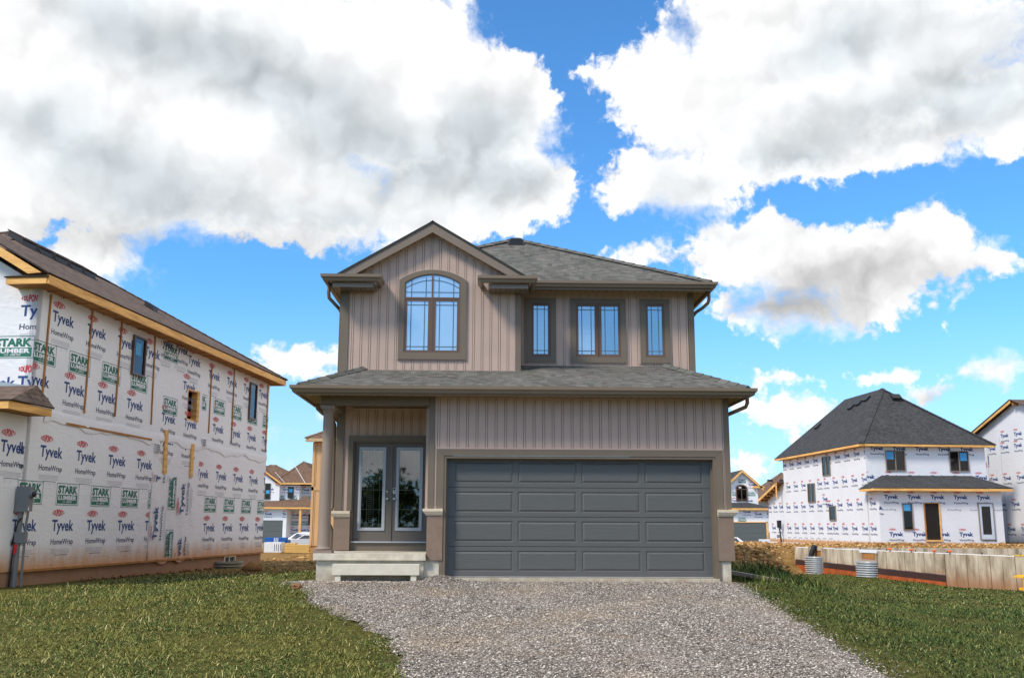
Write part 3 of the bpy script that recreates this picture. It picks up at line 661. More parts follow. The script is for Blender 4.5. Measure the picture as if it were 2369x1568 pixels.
def f(mb):    # door casing, sill
    fbox(mb,1.6,-4.48,-4.385,1.24,2.735,0,.045,TRIM); fbox(mb,1.6,-4.40,-4.385,.48,1.24,-.04,.02,TRIM)
    fbox(mb,1.6,-4.385,-2.80,2.625,2.735,0,.044,TRIM)
    fbox(mb,1.6,-4.385,-4.355,.63,2.625,-.08,.0,TRIM); fbox(mb,1.6,-4.355,-2.86,2.595,2.625,-.08,.0,TRIM); fbox(mb,1.6,-2.88,-2.84,.63,2.625,-.08,.01,TRIM)
    fbox(mb,1.6,-4.385,-2.84,.465,.625,-.06,-.01,TRIM)
one('door_casing',H0,f)
one('door_threshold',H0,lambda mb:mb.box(-4.38,-2.86,1.57,1.68,.626,.655,SILVER))
def fdoor(u0,u1,g0,g1,kn,full):
    v=1.655; z0,z1=.66,2.592; q0,q1=.88,2.49
    d=one('front_door',H0,lambda mb:mb.ring([(u0,z0),(u1,z0),(u1,z1),(u0,z1)],[(g0,q0),(g1,q0),(g1,q1),(g0,q1)],v,v+.045,DOORP))
    def f(mb):
        mb.ring([(g0-.02,q0-.02),(g1+.02,q0-.02),(g1+.02,q1+.02),(g0-.02,q1+.02)],[(g0+.02,q0+.02),(g1-.02,q0+.02),(g1-.02,q1-.02),(g0+.02,q1-.02)],v-.016,v+.05,SILVER)
        mb.ring([(g0+.02,q0+.02),(g1-.02,q0+.02),(g1-.02,q1-.02),(g0+.02,q1-.02)],[(g0+.04,q0+.04),(g1-.04,q0+.04),(g1-.04,q1-.04),(g0+.04,q1-.04)],v-.008,v+.04,SILVER)
    one('lite_frame',d,f)
    def f(mb):
        hs=[1.275,1.66,2.05]; 
        for k,h in enumerate(hs if full else hs[:0]): mb.box(g0+.04,g1-.04,v+.022,v+.03,h-.007,h+.007,STONE if not(full==0 and k==2) else GRIDM)
        if full:
            for k in (1,2,3): x=g0+.04+(g1-g0-.08)*(.27,.58,.86)[k-1]; mb.box(x-.006,x+.006,v+.0225,v+.0295,q0+.04,q1-.04,STONE)
    if full: one('muntin_bars',d,f)
    else:
        for k,h in enumerate((1.275,1.66,2.05)): one('muntin_bar',d,lambda mb:mb.box(g0+.04,g1-.04,v+.022,v+.03,h-.007,h+.007,GRIDM if k==2 else STONE))
    one('pane',d,lambda mb:mb.box(g0+.03,g1-.03,v+.012,v+.016,q0+.03,q1-.03,GLASSD))
    k=(u1-.045) if kn>0 else (u0+.05)
    def f(mb):
        mb.fn=lambda x,y,z:(x+k,v-z,y+1.485); mb.lathe((0,0),[(.032,0),(.032,.008),(.014,.012),(.013,.03),(.026,.038),(.030,.052),(.024,.066)],METAL,16)
    one('door_knob',d,f)
    if kn>0: 
        def f(mb): mb.fn=lambda x,y,z:(x+k,v-z,y+1.63); mb.lathe((0,0),[(.03,0),(.03,.01),(.025,.018),(.012,.02),(.012,.024)],METAL,16)
    else:
        def f(mb):
            mb.box(k-.028,k+.028,v-.022,v,1.585,1.70,METAL); mb.box(k-.02,k+.02,v-.025,v-.022,1.655,1.69,BLACK)
            mb.fn=lambda x,y,z:(x+k,v-.022-z,y+1.622); mb.lathe((0,0),[(.02,0),(.02,.01),(.012,.014)],METAL,16)
    one('deadbolt',d,f)
fdoor(-4.35,-3.64,-4.25,-3.75,1,1); fdoor(-3.60,-2.885,-3.50,-3.01,-1,0)
one('astragal',H0,lambda mb:mb.box(-3.645,-3.595,1.635,1.70,.66,2.592,DOORP))
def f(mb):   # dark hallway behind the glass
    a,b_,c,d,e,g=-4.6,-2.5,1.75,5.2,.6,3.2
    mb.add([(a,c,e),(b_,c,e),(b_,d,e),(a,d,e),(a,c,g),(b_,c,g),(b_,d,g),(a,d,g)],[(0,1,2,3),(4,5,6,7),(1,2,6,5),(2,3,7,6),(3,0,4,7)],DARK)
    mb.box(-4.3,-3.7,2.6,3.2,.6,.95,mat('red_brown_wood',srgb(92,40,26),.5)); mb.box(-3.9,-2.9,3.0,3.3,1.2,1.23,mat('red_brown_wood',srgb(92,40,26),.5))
one('hallway',H0,f)
def f(mb):
    for k in range(34): 
        mb.box(-4.10,-4.02,1.90,1.93,1.02+k*.038,1.035+k*.038,STONE)
one('hanging_blind',H0,f)
tt=thing('work_clutter',H0.matrix_basis@Vector((-3.28,1.78,1.30)),1.5,'blue gloves and yellow wood offcuts behind the right front door glass','clutter')
def f(mb):
    B=mat('blue_cloth',srgb(60,110,190),.8); Yw=mat('yellow_offcut',srgb(226,176,84),.7)
    mb.box(-.25,.25,-.03,.1,-.03,-.012,Yw)
    mb.lathe((.0,.03),[(.0,-.01),(.05,.0),(.06,.03),(.04,.06),(.0,.065)],B,10); mb.lathe((.06,.05),[(.0,-.01),(.04,.0),(.045,.03),(.02,.045)],B,9)
    for i,(x,a,l) in enumerate(((-.18,.5,.14),(-.14,-.4,.12),(-.08,.9,.1),(.14,1.2,.12),(.17,-1.1,.12),(.2,1.4,.1))): mb.beam((x,.03,0),(x+math.sin(a)*l,.05,math.cos(a)*l),.02,.014,Yw,up=(0,1,0))
one('glove_pile',tt,f)
# --- upper storey walls
VG,VR=1.6,2.4
gz=lambda s_: 6.985-abs(s_+2.87)*.592
def f(mb):
    pts=[(-4.70,3.8),(-1.04,3.8),(-1.04,gz(-1.04)),(-2.87,6.985),(-4.70,gz(-4.70))]
    mb.prism([(x,VG+.02,z) for x,z in pts],(0,.12,0),SIDING)
    battens(mb,fac(VG),-4.57,-1.13,3.82,lambda s_:gz(s_)-.02,SIDING,off=.07)
    for sg in (-1,1): mb.beam((-2.87,VG-.01,6.955),(-2.87+sg*1.6,VG-.01,6.955-1.6*.592),.02,.022,SIDING,up=(0,1,0))
    fbox(mb,VG,-3.95,-1.14,4.055,4.075,0,.02,SIDING); fbox(mb,VG,-4.56,-3.86,5.765,5.785,0,.018,SIDING); fbox(mb,VG,-1.86,-1.13,5.765,5.785,0,.018,SIDING)
one('gable_siding',H0,f)
def f(mb):
    fbox(mb,VG,-1.13,-1.025,3.95,5.82,-.14,.022,TRIM); mb.box(-1.06,-1.02,VG+.02,VR,3.95,5.9,TRIM)
one('gable_corner_trim',H0,f); one('gable_corner_trim',H0,lambda mb:(fbox(mb,VG,-4.72,-4.57,3.8,5.80,-.14,.022,TRIM),mb.box(-4.765,-4.72,VG,VG+.12,3.8,5.8,TRIM)))
def f(mb):
    mb.box(-1.02,2.66,VR+.02,VR+.12,4.1,5.98,SIDING); battens(mb,fac(VR),-1.02,2.62,4.1,5.93,SIDING,off=.05)
    fbox(mb,VR,-.99,2.62,5.92,5.94,0,.018,SIDING); fbox(mb,VR,-.99,2.3,4.235,4.255,0,.02,SIDING)
one('upper_siding',H0,f)
one('upper_corner_trim',H0,lambda mb:fbox(mb,VR,2.62,2.75,3.9,5.96,-.14,.022,TRIM))
def win(v,o,i,glasses,name_l=None,blind=BLIND,arch=None):
    """o: casing outline box, i: inner box, glasses: list of glass boxes"""
    w=one('window',H0,lambda mb:(
        mb.prism([(o[0],v-.042,o[2]),(o[1],v-.042,o[2]),(i[1],v-.042,i[2]),(i[0],v-.042,i[2])],(0,.042,0),TRIM),
        mb.prism([(o[0],v-.043,o[2]),(i[0],v-.043,i[2]),(i[0],v-.043,i[3]),(o[0],v-.043,o[3])],(0,.043,0),TRIM),
        mb.prism([(o[1],v-.043,o[2]),(i[1],v-.043,i[2]),(i[1],v-.043,i[3]),(o[1],v-.043,o[3])],(0,.043,0),TRIM),
        mb.prism([(o[0],v-.042,o[3]),(o[1],v-.042,o[3]),(i[1],v-.042,i[3]),(i[0],v-.042,i[3])],(0,.042,0),TRIM),
        jtrim(mb,o[0],o[1],o[2],o[3],v,SIDING)))
    def f(mb):
        n=len(glasses); xs=[i[0]]+[(glasses[k][1]+glasses[k+1][0])/2 for k in range(n-1)]+[i[1]]
        for k,g in enumerate(glasses):
            a,b_=xs[k]+(.004 if k else 0),xs[k+1]-(.004 if k<n-1 else 0)
            mb.ring([(a,i[2]),(b_,i[2]),(b_,i[3]),(a,i[3])],[(g[0],g[2]),(g[1],g[2]),(g[1],g[3]),(g[0],g[3])],v-.026,v-.001,BROWNF)
            mb.ring([(a,i[2]),(b_,i[2]),(b_,i[3]),(a,i[3])],[(a+.018,i[2]+.018),(b_-.018,i[2]+.018),(b_-.018,i[3]-.018),(a+.018,i[3]-.018)],v-.034,v-.02,BROWNF)
    one('sash_frame',w,f)
    def f(mb):
        for g in glasses:
            for x in (g[0]+.075,g[1]-.075): mb.box(x-.008,x+.008,v-.0222,v-.021,g[2],g[3],GRIDM)
            for z in (g[2]+.075,g[3]-.075): mb.box(g[0],g[1],v-.0225,v-.0215,z-.008,z+.008,GRIDM)
    one('grille',w,f)
    for g in glasses:
        one('pane',w,lambda mb:mb.poly([(g[0],v-.02,g[2]),(g[1],v-.02,g[2]),(g[1],v-.02,g[3]),(g[0],v-.02,g[3])],GLASS))
        one('blind',w,lambda mb:mb.box(g[0]-.01,g[1]+.01,v-.0145,v-.012,g[2]-.01,g[3]+.01,blind))
    return w
win(VR,(-.89,-.24,4.39,5.79),(-.77,-.355,4.51,5.685),[(-.72,-.415,4.57,5.62)])
win(VR,(.07,1.265,4.39,5.79),(.185,1.15,4.51,5.685),[(.24,.59,4.57,5.615),(.74,1.095,4.57,5.615)])
win(VR,(1.57,2.215,4.39,5.79),(1.69,2.10,4.515,5.69),[(1.745,2.045,4.57,5.625)])
# arched window in the gable
def arcpts(x0,x1,zs,zt,n=14):     # points from right spring to left spring
    w=(x1-x0)/2; h=zt-zs; r=(w*w+h*h)/(2*h); c=zt-r; a=math.asin(min(1,w/r))
    return [((x0+x1)/2+r*math.sin(a-2*a*k/n),c+r*math.cos(a-2*a*k/n)) for k in range(n+1)]
def aring(mb,o,i,y0,y1,m):   # (x0,x1,z0,zspring,ztop)
    O=[(o[0],o[2]),(o[1],o[2])]+arcpts(o[0],o[1],o[3],o[4]); I=[(i[0],i[2]),(i[1],i[2])]+arcpts(i[0],i[1],i[3],i[4]); mb.ring(O,I,y0,y1,m)
def f(mb):
    aring(mb,(-3.545,-2.155,4.30,5.965,6.185),(-3.43,-2.28,4.44,5.905,6.095),VG-.045,VG,TRIM)
    aring(mb,(-3.56,-2.14,4.285,5.97,6.20),(-3.545,-2.155,4.30,5.965,6.185),VG-.022,VG,SIDING)
aw=one('window',H0,f); tag(aw,'arched four-light window in the gable')
def f(mb):
    v=VG
    aring(mb,(-3.43,-2.28,4.44,5.905,6.095),(-3.405,-2.305,4.465,5.89,6.07),v-.034,v-.001,BROWNF)
    mb.box(-2.875,-2.84,v-.036,v-.001,4.465,6.075,BROWNF); mb.box(-3.405,-2.305,v-.0355,v-.001,5.565,5.60,BROWNF)
    for a,b_,g0,g1 in ((-3.405,-2.875,-3.37,-2.94),(-2.84,-2.305,-2.78,-2.345)):
        mb.ring([(a,4.465),(b_,4.465),(b_,5.565),(a,5.565)],[(g0,4.49),(g1,4.49),(g1,5.515),(g0,5.515)],v-.028,v-.001,BROWNF)
one('sash_frame',aw,f)
def f(mb):
    v=VG
    for g0,g1 in ((-3.37,-2.94),(-2.78,-2.345)):
        for x in (g0+.075,g1-.075): mb.box(x-.008,x+.008,v-.0222,v-.021,4.49,5.515,GRIDM)
        for z in (4.565,5.44): mb.box(g0,g1,v-.0225,v-.0215,z-.008,z+.008,GRIDM)
    for g0,g1 in ((-3.40,-2.88),(-2.835,-2.31)):
        for x in (g0+.11,g1-.11): mb.box(x-.008,x+.008,v-.0222,v-.021,5.60,6.03,GRIDM)
        mb.box(g0,g1,v-.0225,v-.0215,5.70,5.716,GRIDM)
    A=arcpts(-3.40,-2.31,5.80,5.965,20)
    for (x0,z0),(x1,z1) in zip(A,A[1:]): mb.beam((x0,v-.022,z0),(x1,v-.022,z1),.0018,.016,GRIDM)
one('grille',aw,f)
AO=[(-3.41,4.47),(-2.30,4.47)]+arcpts(-3.41,-2.30,5.885,6.068)
one('pane',aw,lambda mb:mb.poly([(x,VG-.02,z) for x,z in AO],GLASS))
one('blind',aw,lambda mb:mb.prism([(x,VG-.0145,z) for x,z in AO],(0,.002,0),CURT))
# --- roofs
def hipcap(mb,p,q,m,w=.15):
    p=Vector(p);q=Vector(q); d=(q-p).normalized(); L=(q-p).length; sd=d.cross(Vector((0,0,1))).normalized(); u=sd.cross(d); n=max(2,int(L/.3))
    for k in range(n):
        a=p+d*(L*k/n); b_=p+d*(L*(k+1)/n+.03)
        V=[a+sd*w*.9-u*.02+u*.004,a+u*.05,a-sd*w*.9-u*.02,b_+sd*w*.9-u*.03,b_+u*.035,b_-sd*w*.9-u*.03]
        mb.add([tuple(x) for x in V],[(0,1,4,3),(1,2,5,4),(0,2,1)],m,uv=[[(k*.37,.1),(k*.37+.1,.1),(k*.37+.1,.13),(k*.37,.13)],[(k*.37,.1),(k*.37+.1,.1),(k*.37+.1,.13),(k*.37,.13)],[(0,.1)]*3])
# skirt roof
def f(mb):
    ze=3.45; a=-5.17; b_=3.12; v=-.50; s_=.30
    zt=ze+(2.45+.5)*s_; r=2.95
    mb.roof([(a,v,ze),(b_,v,ze),(b_-1.08,v+r,zt),(a+1.3,v+r,zt)],SH_MAIN)
    z1=ze+.42; mb.roof([(b_,14,ze),(b_,v,ze),(b_-.45,v+1.2,ze+.36),(b_-.45,14,ze+.36)][::-1] if 0 else [(b_,v,ze),(b_,9,ze),(b_-.45,9,ze+.40),(b_-1.08,v+r,zt)],SH_MAIN)
    mb.roof([(a,9,ze),(a,v,ze),(a+1.3,v+r,zt),(a+.42,9,ze+.4)],SH_MAIN)
    hipcap(mb,(a+.02,v+.02,ze+.02),(a+1.25,v+2.85,zt+.0),SH_MAIN,.1); hipcap(mb,(b_-.02,v+.02,ze+.02),(b_-1.04,v+2.85,zt),SH_MAIN,.1)
one('skirt_roof',H0,f)
def f(mb):   # fascia + soffit
    mb.sweep([(0,3.30),(.02,3.30),(.02,3.44),(0,3.44)],[(-5.15,9),(-5.15,-.48),(3.10,-.48),(3.10,9)][::-1] if 0 else [(-5.15,9.),(-5.15,-.48),(3.10,-.48),(3.10,9.)],GUTTER)
one('skirt_fascia',H0,f)
def f(mb):
    mb.box(-5.15,3.10,-.48,.0,3.335,3.36,SOFFIT)
    for k in range(54): mb.box(-5.1+k*.152,-5.092+k*.152,-.48,-.0,3.331,3.335,BLACK)
    mb.box(-5.15,-4.80,-.05,9,3.336,3.352,SOFFIT); mb.box(2.83,3.10,-.05,9,3.336,3.352,SOFFIT)
    for k in range(40): mb.box(-5.15,-4.80,k*.152,k*.152+.008,3.331,3.336,BLACK); mb.box(2.84,3.10,k*.152,k*.152+.008,3.331,3.336,BLACK)
one('skirt_soffit',H0,f)
one('gutter',H0,lambda mb:mb.sweep(gprof(3.325),[(-5.17,9.),(-5.17,-.50),(3.12,-.50),(3.12,9.)],GUTTER))
one('pot_light',H0,lambda mb:mb.lathe((.15,-.28),[(.05,3.322),(.07,3.326),(.07,3.334)],mat('pot_white',srgb(215,205,190),.5),16))
# main hip roof and front gable roof
EU0,EU1,EV0,EV1=-5.08,3.04,1.92,14.; ZE=6.06; SL=.512
hw=(EU1-EU0)/2; um=(EU0+EU1)/2; ZP=ZE+hw*SL
def f(mb):
    mb.roof([(EU0,EV0,ZE),(EU1,EV0,ZE),(um,EV0+hw,ZP)],SH_MAIN)
    mb.roof([(EU1,EV0,ZE),(EU1,EV1,ZE),(um,EV1-hw,ZP),(um,EV0+hw,ZP)],SH_MAIN); mb.roof([(EU0,EV1,ZE),(EU0,EV0,ZE),(um,EV0+hw,ZP),(um,EV1-hw,ZP)],SH_MAIN)
    mb.roof([(EU1,EV1,ZE),(EU0,EV1,ZE),(um,EV1-hw,ZP)],SH_MAIN)
    hipcap(mb,(EU1,EV0,ZE+.01),(um,EV0+hw,ZP+.01),SH_MAIN); hipcap(mb,(EU0,EV0,ZE+.01),(um,EV0+hw,ZP+.01),SH_MAIN); hipcap(mb,(um,EV1-hw,ZP),(um,EV0+hw,ZP),SH_MAIN)
ro=one('hip_roof',H0,f)
one('roof_vent',ro,lambda mb:(mb.prism([(-1.18,5.42,7.86),(-1.18,5.42,7.97),(-1.14,5.42,8.01),(-.88,5.42,8.01),(-.84,5.42,7.97),(-.84,5.42,7.86)],(0,.34,.12),BLACK),mb.prism([(-1.22,5.36,7.835),(-1.22,5.86,8.09),(-1.22,5.86,8.11),(-1.22,5.36,7.855)],(.42,0,0),BLACK)))
def f(mb):   # gable roof: two slopes running back into the hip
    vf=1.36; k=.592; zp=7.187; e=2.03
    for sg in (-1,1):
        A=(-2.87,vf,zp); Bp=(-2.87+sg*e,vf,zp-e*k); 
        mb.roof([Bp,(Bp[0],4.2,Bp[2]),(-2.87,4.2,zp),A] if sg>0 else [(Bp[0],4.2,Bp[2]),Bp,A,(-2.87,4.2,zp)],SH_MAIN,.04)
    hipcap(mb,(-2.87,4.2,zp-.03),(-2.87,vf+.02,zp-.03),SH_MAIN,.1)
one('gable_roof',H0,f)
def f(mb):   # rake boards
    k=.592; vf=1.38
    for sg in (-1,1):
        x1=-2.87+sg*1.97
        mb.prism([(-2.87,vf,7.145),(x1,vf,7.145-1.97*k),(x1-sg*.30,vf,7.145-1.97*k-.005),(-2.87,vf,7.145-.205)],(0,.03,0),GUTTER)
        mb.prism([(-2.87,vf+.03,6.975),(-2.87+sg*1.75,vf+.03,6.975-1.75*k),(-2.87+sg*1.75,vf+.03,6.965-1.75*k),(-2.87,vf+.03,6.965)],(0,.24,0),SOFFIT)
        n=11
        for q in range(n): x=-2.87+sg*(.08+q*.145); z=6.975-abs(x+2.87)*k-.012; mb.box(x-.005,x+.005,vf+.03,VG-.01,z-.004,z+.01,BLACK)
one('rake_board',H0,f)
def eave_return(u0,u1,side):
    def f(mb):
        z=5.80
        mb.box(u0+.10,u1-.06,1.14,1.62,z-.10,z,GUTTER)            # boxed return with its own soffit
        for q in range(int((u1-u0)/.1)): mb.box(u0+.15+q*.1,u0+.157+q*.1,1.16,1.58,z-.104,z-.10,BLACK)
        ui=u1-.08 if side<0 else u0+.08; uo=u0 if side<0 else u1
        mb.roof([(u0+.02,1.10,z+.125),(u1-.02,1.10,z+.125),(ui,1.62,z+.28),(u0 if side<0 else u1,1.62,z+.28)] ,SH_MAIN,.02)
    one('eave_return',H0,f)
    pth=[(u0,1.9),(u0,1.11),(u1,1.11),(u1,1.60)] if side<0 else [(u0,1.60),(u0,1.11),(u1,1.11),(u1,EV0+.02)]
    one('gutter',H0,lambda mb:mb.sweep(gprof(5.80,1.05),pth,GUTTER))
eave_return(-4.96,-3.98,-1); eave_return(-1.80,-.83,1)
def f(mb):
    mb.sweep([(0,5.88),(.02,5.88),(.02,6.05),(0,6.05)],[(-.83,EV0+.02),(EU1-.02,EV0+.02),(EU1-.02,13.5)],GUTTER); mb.sweep([(0,5.80),(.02,5.80),(.02,6.03),(0,6.03)],[(EU0+.14,13.5),(EU0+.14,1.5)],GUTTER)
one('eave_fascia',H0,f)
def f(mb):
    mb.box(-1.02,EU1-.03,EV0+.04,VR,5.94,5.96,SOFFIT); mb.box(2.75,EU1-.03,VR,13,5.945,5.965,SOFFIT); mb.box(EU0+.16,-4.76,1.5,13,5.80,5.82,SOFFIT)
    for k in range(26): mb.box(-.98+k*.152,-.972+k*.152,EV0+.04,VR-.01,5.935,5.94,BLACK)
    for k in range(60): mb.box(2.75,EU1-.03,2.45+k*.152,2.458+k*.152,5.94,5.945,BLACK); mb.box(EU0+.16,-4.765,1.55+k*.152,1.558+k*.152,5.795,5.80,BLACK)
one('eave_soffit',H0,f)
one('gutter',H0,lambda mb:mb.sweep(gprof(5.92),[(-.70,EV0),(EU1,EV0),(EU1,13.5)],GUTTER))
one('gutter',H0,lambda mb:mb.sweep(gprof(5.80,1.05),[(-4.96,13.5),(-4.96,1.9)],GUTTER))
def elbow(path): one('downspout',H0,lambda mb:mb.tube(path,.038,GUTTER,8))
elbow([(3.08,2.35,5.92),(3.08,2.35,5.80),(3.06,2.38,5.72),(2.95,2.45,5.62),(2.84,2.6,5.56),(2.81,3.0,5.50),(2.81,3.4,5.42),(2.81,3.5,4.25)])
elbow([(3.16,-.15,3.33),(3.16,-.15,3.24),(3.14,-.10,3.17),(3.0,-.02,3.11),(2.90,.25,3.07),(2.89,.8,3.03),(2.89,1.1,2.95),(2.89,1.15,.5)])
elbow([(-4.98,1.5,5.82),(-4.99,1.5,5.66),(-4.98,1.55,5.56),(-4.88,1.62,5.46),(-4.81,1.9,5.40),(-4.80,2.4,5.34),(-4.80,2.6,5.25),(-4.80,2.6,4.0)])
elbow([(-5.1,1.35,3.33),(-5.1,1.38,3.25),(-5.0,1.45,3.16),(-4.86,1.62,3.08),(-4.80,1.72,2.98),(-4.79,1.74,1.35),(-4.80,1.72,1.28),(-4.86,1.66,1.18),(-4.87,1.65,1.05),(-4.80,1.70,.92),(-4.78,1.72,.85),(-4.78,1.72,.15)])
# ================================================================ HOUSE UNDER CONSTRUCTION ON THE LEFT
LH=thing('unfinished_house',(LW[0],LW[1],0),-5.5,'unfinished two-storey house in printed white wrap with brown shingles, left of the gravel driveway','house')
SIDE=lambda s_,t_,n:(n,s_,t_)             # side wall facing the driveway
FRNT=lambda s_,t_,n:(s_,-n,t_)
def wallbox(mb,fn,r,n0,n1,m):
    s0,s1,t0,t1=r; V=[fn(a,b_,c) for c in (n0,n1) for a,b_ in ((s0,t0),(s1,t0),(s1,t1),(s0,t1))]
    mb.add(V,[(0,1,2,3),(4,7,6,5),(0,4,5,1),(1,5,6,2),(2,6,7,3),(3,7,4,0)],m)
def f(mb):
    g=SIDE
    up=[(0,7.96,3.2,6.04),(8.80,15.0,3.2,6.04),(7.96,8.80,4.89,6.04),(7.96,8.80,3.2,3.97)]
    for r in up: wallbox(mb,g,r,-.15,.0,WRAPL)
    rows=[('A',5.66,.58,1.5,2),('B',4.88,-.05,1.5,5),('A',4.22,-.19,1.5,1),('A',4.22,1.29,1.5,4)]
    A=[(0,6.0,3.22,6.04)]
    printed(mb,[('A',5.64,.59,1.5,4),('B',4.87,-.08,1.5,4),('A',4.14,-.20,1.5,1),('A',4.14,1.30,1.5,3)],A,g)
    # second upper sheet, lapped a little off the first
    printed(mb,[('A',6.06,5.9,1.0,2),('A',5.86,7.84,1.5,1),('B',4.47,6.37,1.5,1),('A',4.00,6.34,1.5,2),('B',5.95,6.2,1.5,1),('A',5.06,7.6,1.2,1)],[(6.02,9.0,3.3,6.04)],g)
    printed(mb,[('A',5.66,9.4,1.5,4),('B',4.86,8.42,1.5,5),('A',4.05,9.95,1.5,4)],[(9.02,15.0,3.3,6.04)],g)
    # lower wall
    for r in ((0,6.02,.0,3.2),(6.02,9.05,.0,3.2),(9.05,15.,.0,3.2)): wallbox(mb,g,r,-.15,-.004 if r[0]>1 and r[0]<9 and 0 else .0,WRAPL)
    printed(mb,[('A',2.65,-.92,1.5,5),('B',1.87,-.13,1.5,5),('A',1.06,-.20,1.5,5)],[(-.2,6.0,.02,3.15)],g)
    printed(mb,[('A',2.60,8.95,1.47,5),('B',1.82,8.10,1.55,5),('A',1.0,9.68,1.5,4)],[(9.07,15.,.02,3.15)],g)
    printed(mb,[('A',3.40,6.3,1.5,2)],[(6.05,9.0,2.5,3.2)],g)
one('wrapped_side_wall',LH,f)
def f(mb):   # a loose sheet hung on its side, over the wall
    g=lambda s_,t_,n:(n+.012,s_,t_); n=18
    V=[];F_=[]
    for j in range(9):
        for k in range(n+1):
            s_=6.03+2.98*k/n; t_=-.02+2.36*j/8+(.05*math.sin(k*.9)-.03 if j==0 else (.06*math.sin(k*.7+1) if j==8 else 0)); V.append(g(s_,t_,.012*math.sin(k*1.3+j)*(1 if 0<k<n else 0)+.02*(j==0)))
    for j in range(8):
        for k in range(n): i=j*(n+1)+k; F_.append((i,i+1,i+n+2,i+n+1))
    mb.add(V,F_,WRAPL,smooth=True)
    gg=lambda s_,t_,n:(n+.035,s_,t_)
    # rotated print: columns of words reading upwards
    printed(mb,[('A',-6.22,.55,1.55,2),('A',-6.22,-1.0,1.55,1)],[(6.06,6.98,.1,2.28)],gg,rot=True)
    printed(mb,[('B',-7.03,-.13,1.5,2)],[(6.06,9.,.06,2.3)],gg,rot=True)
    printed(mb,[('A',-7.86,-.30,1.55,2)],[(7.5,8.9,.08,2.22)],gg,rot=True)
one('loose_wrap_sheet',LH,f)
def f(mb):   # lap where the upper sheet ends
    n=40;V=[];F_=[]
    for k in range(n+1):
        s_=.6+14.4*k/n; w=.05*math.sin(k*.8)+.03*math.sin(k*2.1)
        V+=[(.004,s_,3.42+w*.3),(.03+.01*math.sin(k*1.7),s_,3.30+w),(.015,s_,3.20+w*1.2+(-.06 if s_<6.2 else -.02))]
    for k in range(n): F_+=[(3*k,3*k+3,3*k+4,3*k+1),(3*k+1,3*k+4,3*k+5,3*k+2)]
    mb.add(V,F_,WRAPL,smooth=True)
one('wrap_lap',LH,f)
def f(mb):   # front wall with its gable
    g=FRNT; k=.592
    mb.prism([(-8.4,0.0,0.),(0.0,0,0.),(0,0,6.04),(-2.47,0,6.04+2.47*k),(-4.94,0,6.04),(-8.4,0,6.04)],(0,.15,0),WRAPL)
    printed(mb,[('B',4.94,-2.43,1.48,2),('A',5.62,-1.88,1.5,1),('A',5.62,-.38,1.5,1),('A',4.05,-2.75,1.5,2)],[(-4.,-.005,3.3,6.)],g)
    printed(mb,[('A',4.07,-.30,1.5,1)],[(-.30,-.005,3.3,6.)],g,lay=.002)
one('wrapped_front_wall',LH,f)
def f(mb):
    mb.box(-6,.0,-1.0,0.0,0.0,3.2,WRAPL); printed(mb,[('A',2.65,-1.45,1.5,1)],[(-6,-.001,0,3.1)],lambda s_,t_,n:(s_,-1.0-n,t_))
    printed(mb,[('A',2.65,-1.4+.55,1.5,1)],[(-1.,-.02,0,3.1)],SIDE)
one('porch_wall',LH,f)
one('foundation',LH,lambda mb:mb.box(-9,-.03,.12,14.97,-1.2,.0,FOUND))
one('foundation',LH,lambda mb:mb.box(-9,-.031,-.97,.12,-1.2,.0,FOUND))
def f(mb):
    ze=6.20; k=.568; W2=4.7; a=.48; d=-8.92; x=a-W2
    zr=ze+W2*k; p=(x,5.1,zr); q=(x,15.45-W2,zr)
    mb.roof([(a,-.48,ze),(a,15.45,ze),q,p],SH_BROWN); mb.roof([(d+.54,.16,ze+.306),(a-.54,.16,ze+.306),p],SH_BROWN)
    mb.roof([(a,15.45,ze),(d,15.45,ze),q],SH_BROWN); mb.roof([(d,15.45,ze),(d,-.48,ze),p,q],SH_BROWN)
    hipcap(mb,(a,15.45,ze),q,SH_BROWN); hipcap(mb,p,q,SH_BROWN); hipcap(mb,(d,-.48,ze),p,SH_BROWN)
    g=2.95; zg=ze+g*k; mb.roof([(.48,-.49,ze+.01),(.48,.3,ze+.01),(.48-g,2.5,zg+.01),(.48-g,-.49,zg+.01)],SH_BROWN); mb.roof([(.48-2*g,.3,ze+.01),(.48-2*g,-.49,ze+.01),(.48-g,-.49,zg+.01),(.48-g,2.5,zg+.01)],SH_BROWN)
lr=one('roof',LH,f)
for i in range(5):
    v=4.05+i*.79; x=-3.08
    def f(mb):
        z=6.20+(.48-x)*.568
        mb.fn=lambda a,b_,c:(x+a,v+b_,z-a*.568+c)
        mb.box(-.22,.2,-.31,.31,.03,.16,BLACK); mb.box(-.30,.27,-.34,.34,.01,.03,BLACK); mb.box(-.24,.23,-.32,.32,.16,.185,SH_BROWN)
    one('roof_vent',lr,f)
def f(mb):
    z=6.2+(.48+1.9)*.568; mb.fn=lambda a,b_,c:(-1.9+a,9.2+b_,z-a*.592+c); mb.box(-.16,.14,-.15,.15,.02,.17,BLACK); mb.box(-.2,.2,-.2,.2,.01,.02,BLACK)
one('roof_vent',lr,f)
def f(mb):
    mb.box(.42,.465,-.45,15.4,5.975,6.165,WOOD)
one('fascia_board',LH,f)
one('fascia_board',LH,lambda mb:mb.box(-8.9,.42,15.36,15.40,5.975,6.165,WOOD))
one('soffit_framing',LH,lambda mb:(mb.box(.02,.42,.02,15.36,5.99,6.015,WOODD),*[mb.box(.0,.42,.3+.61*k,.34+.61*k,5.975,5.99,WOODD) for k in range(25)]))
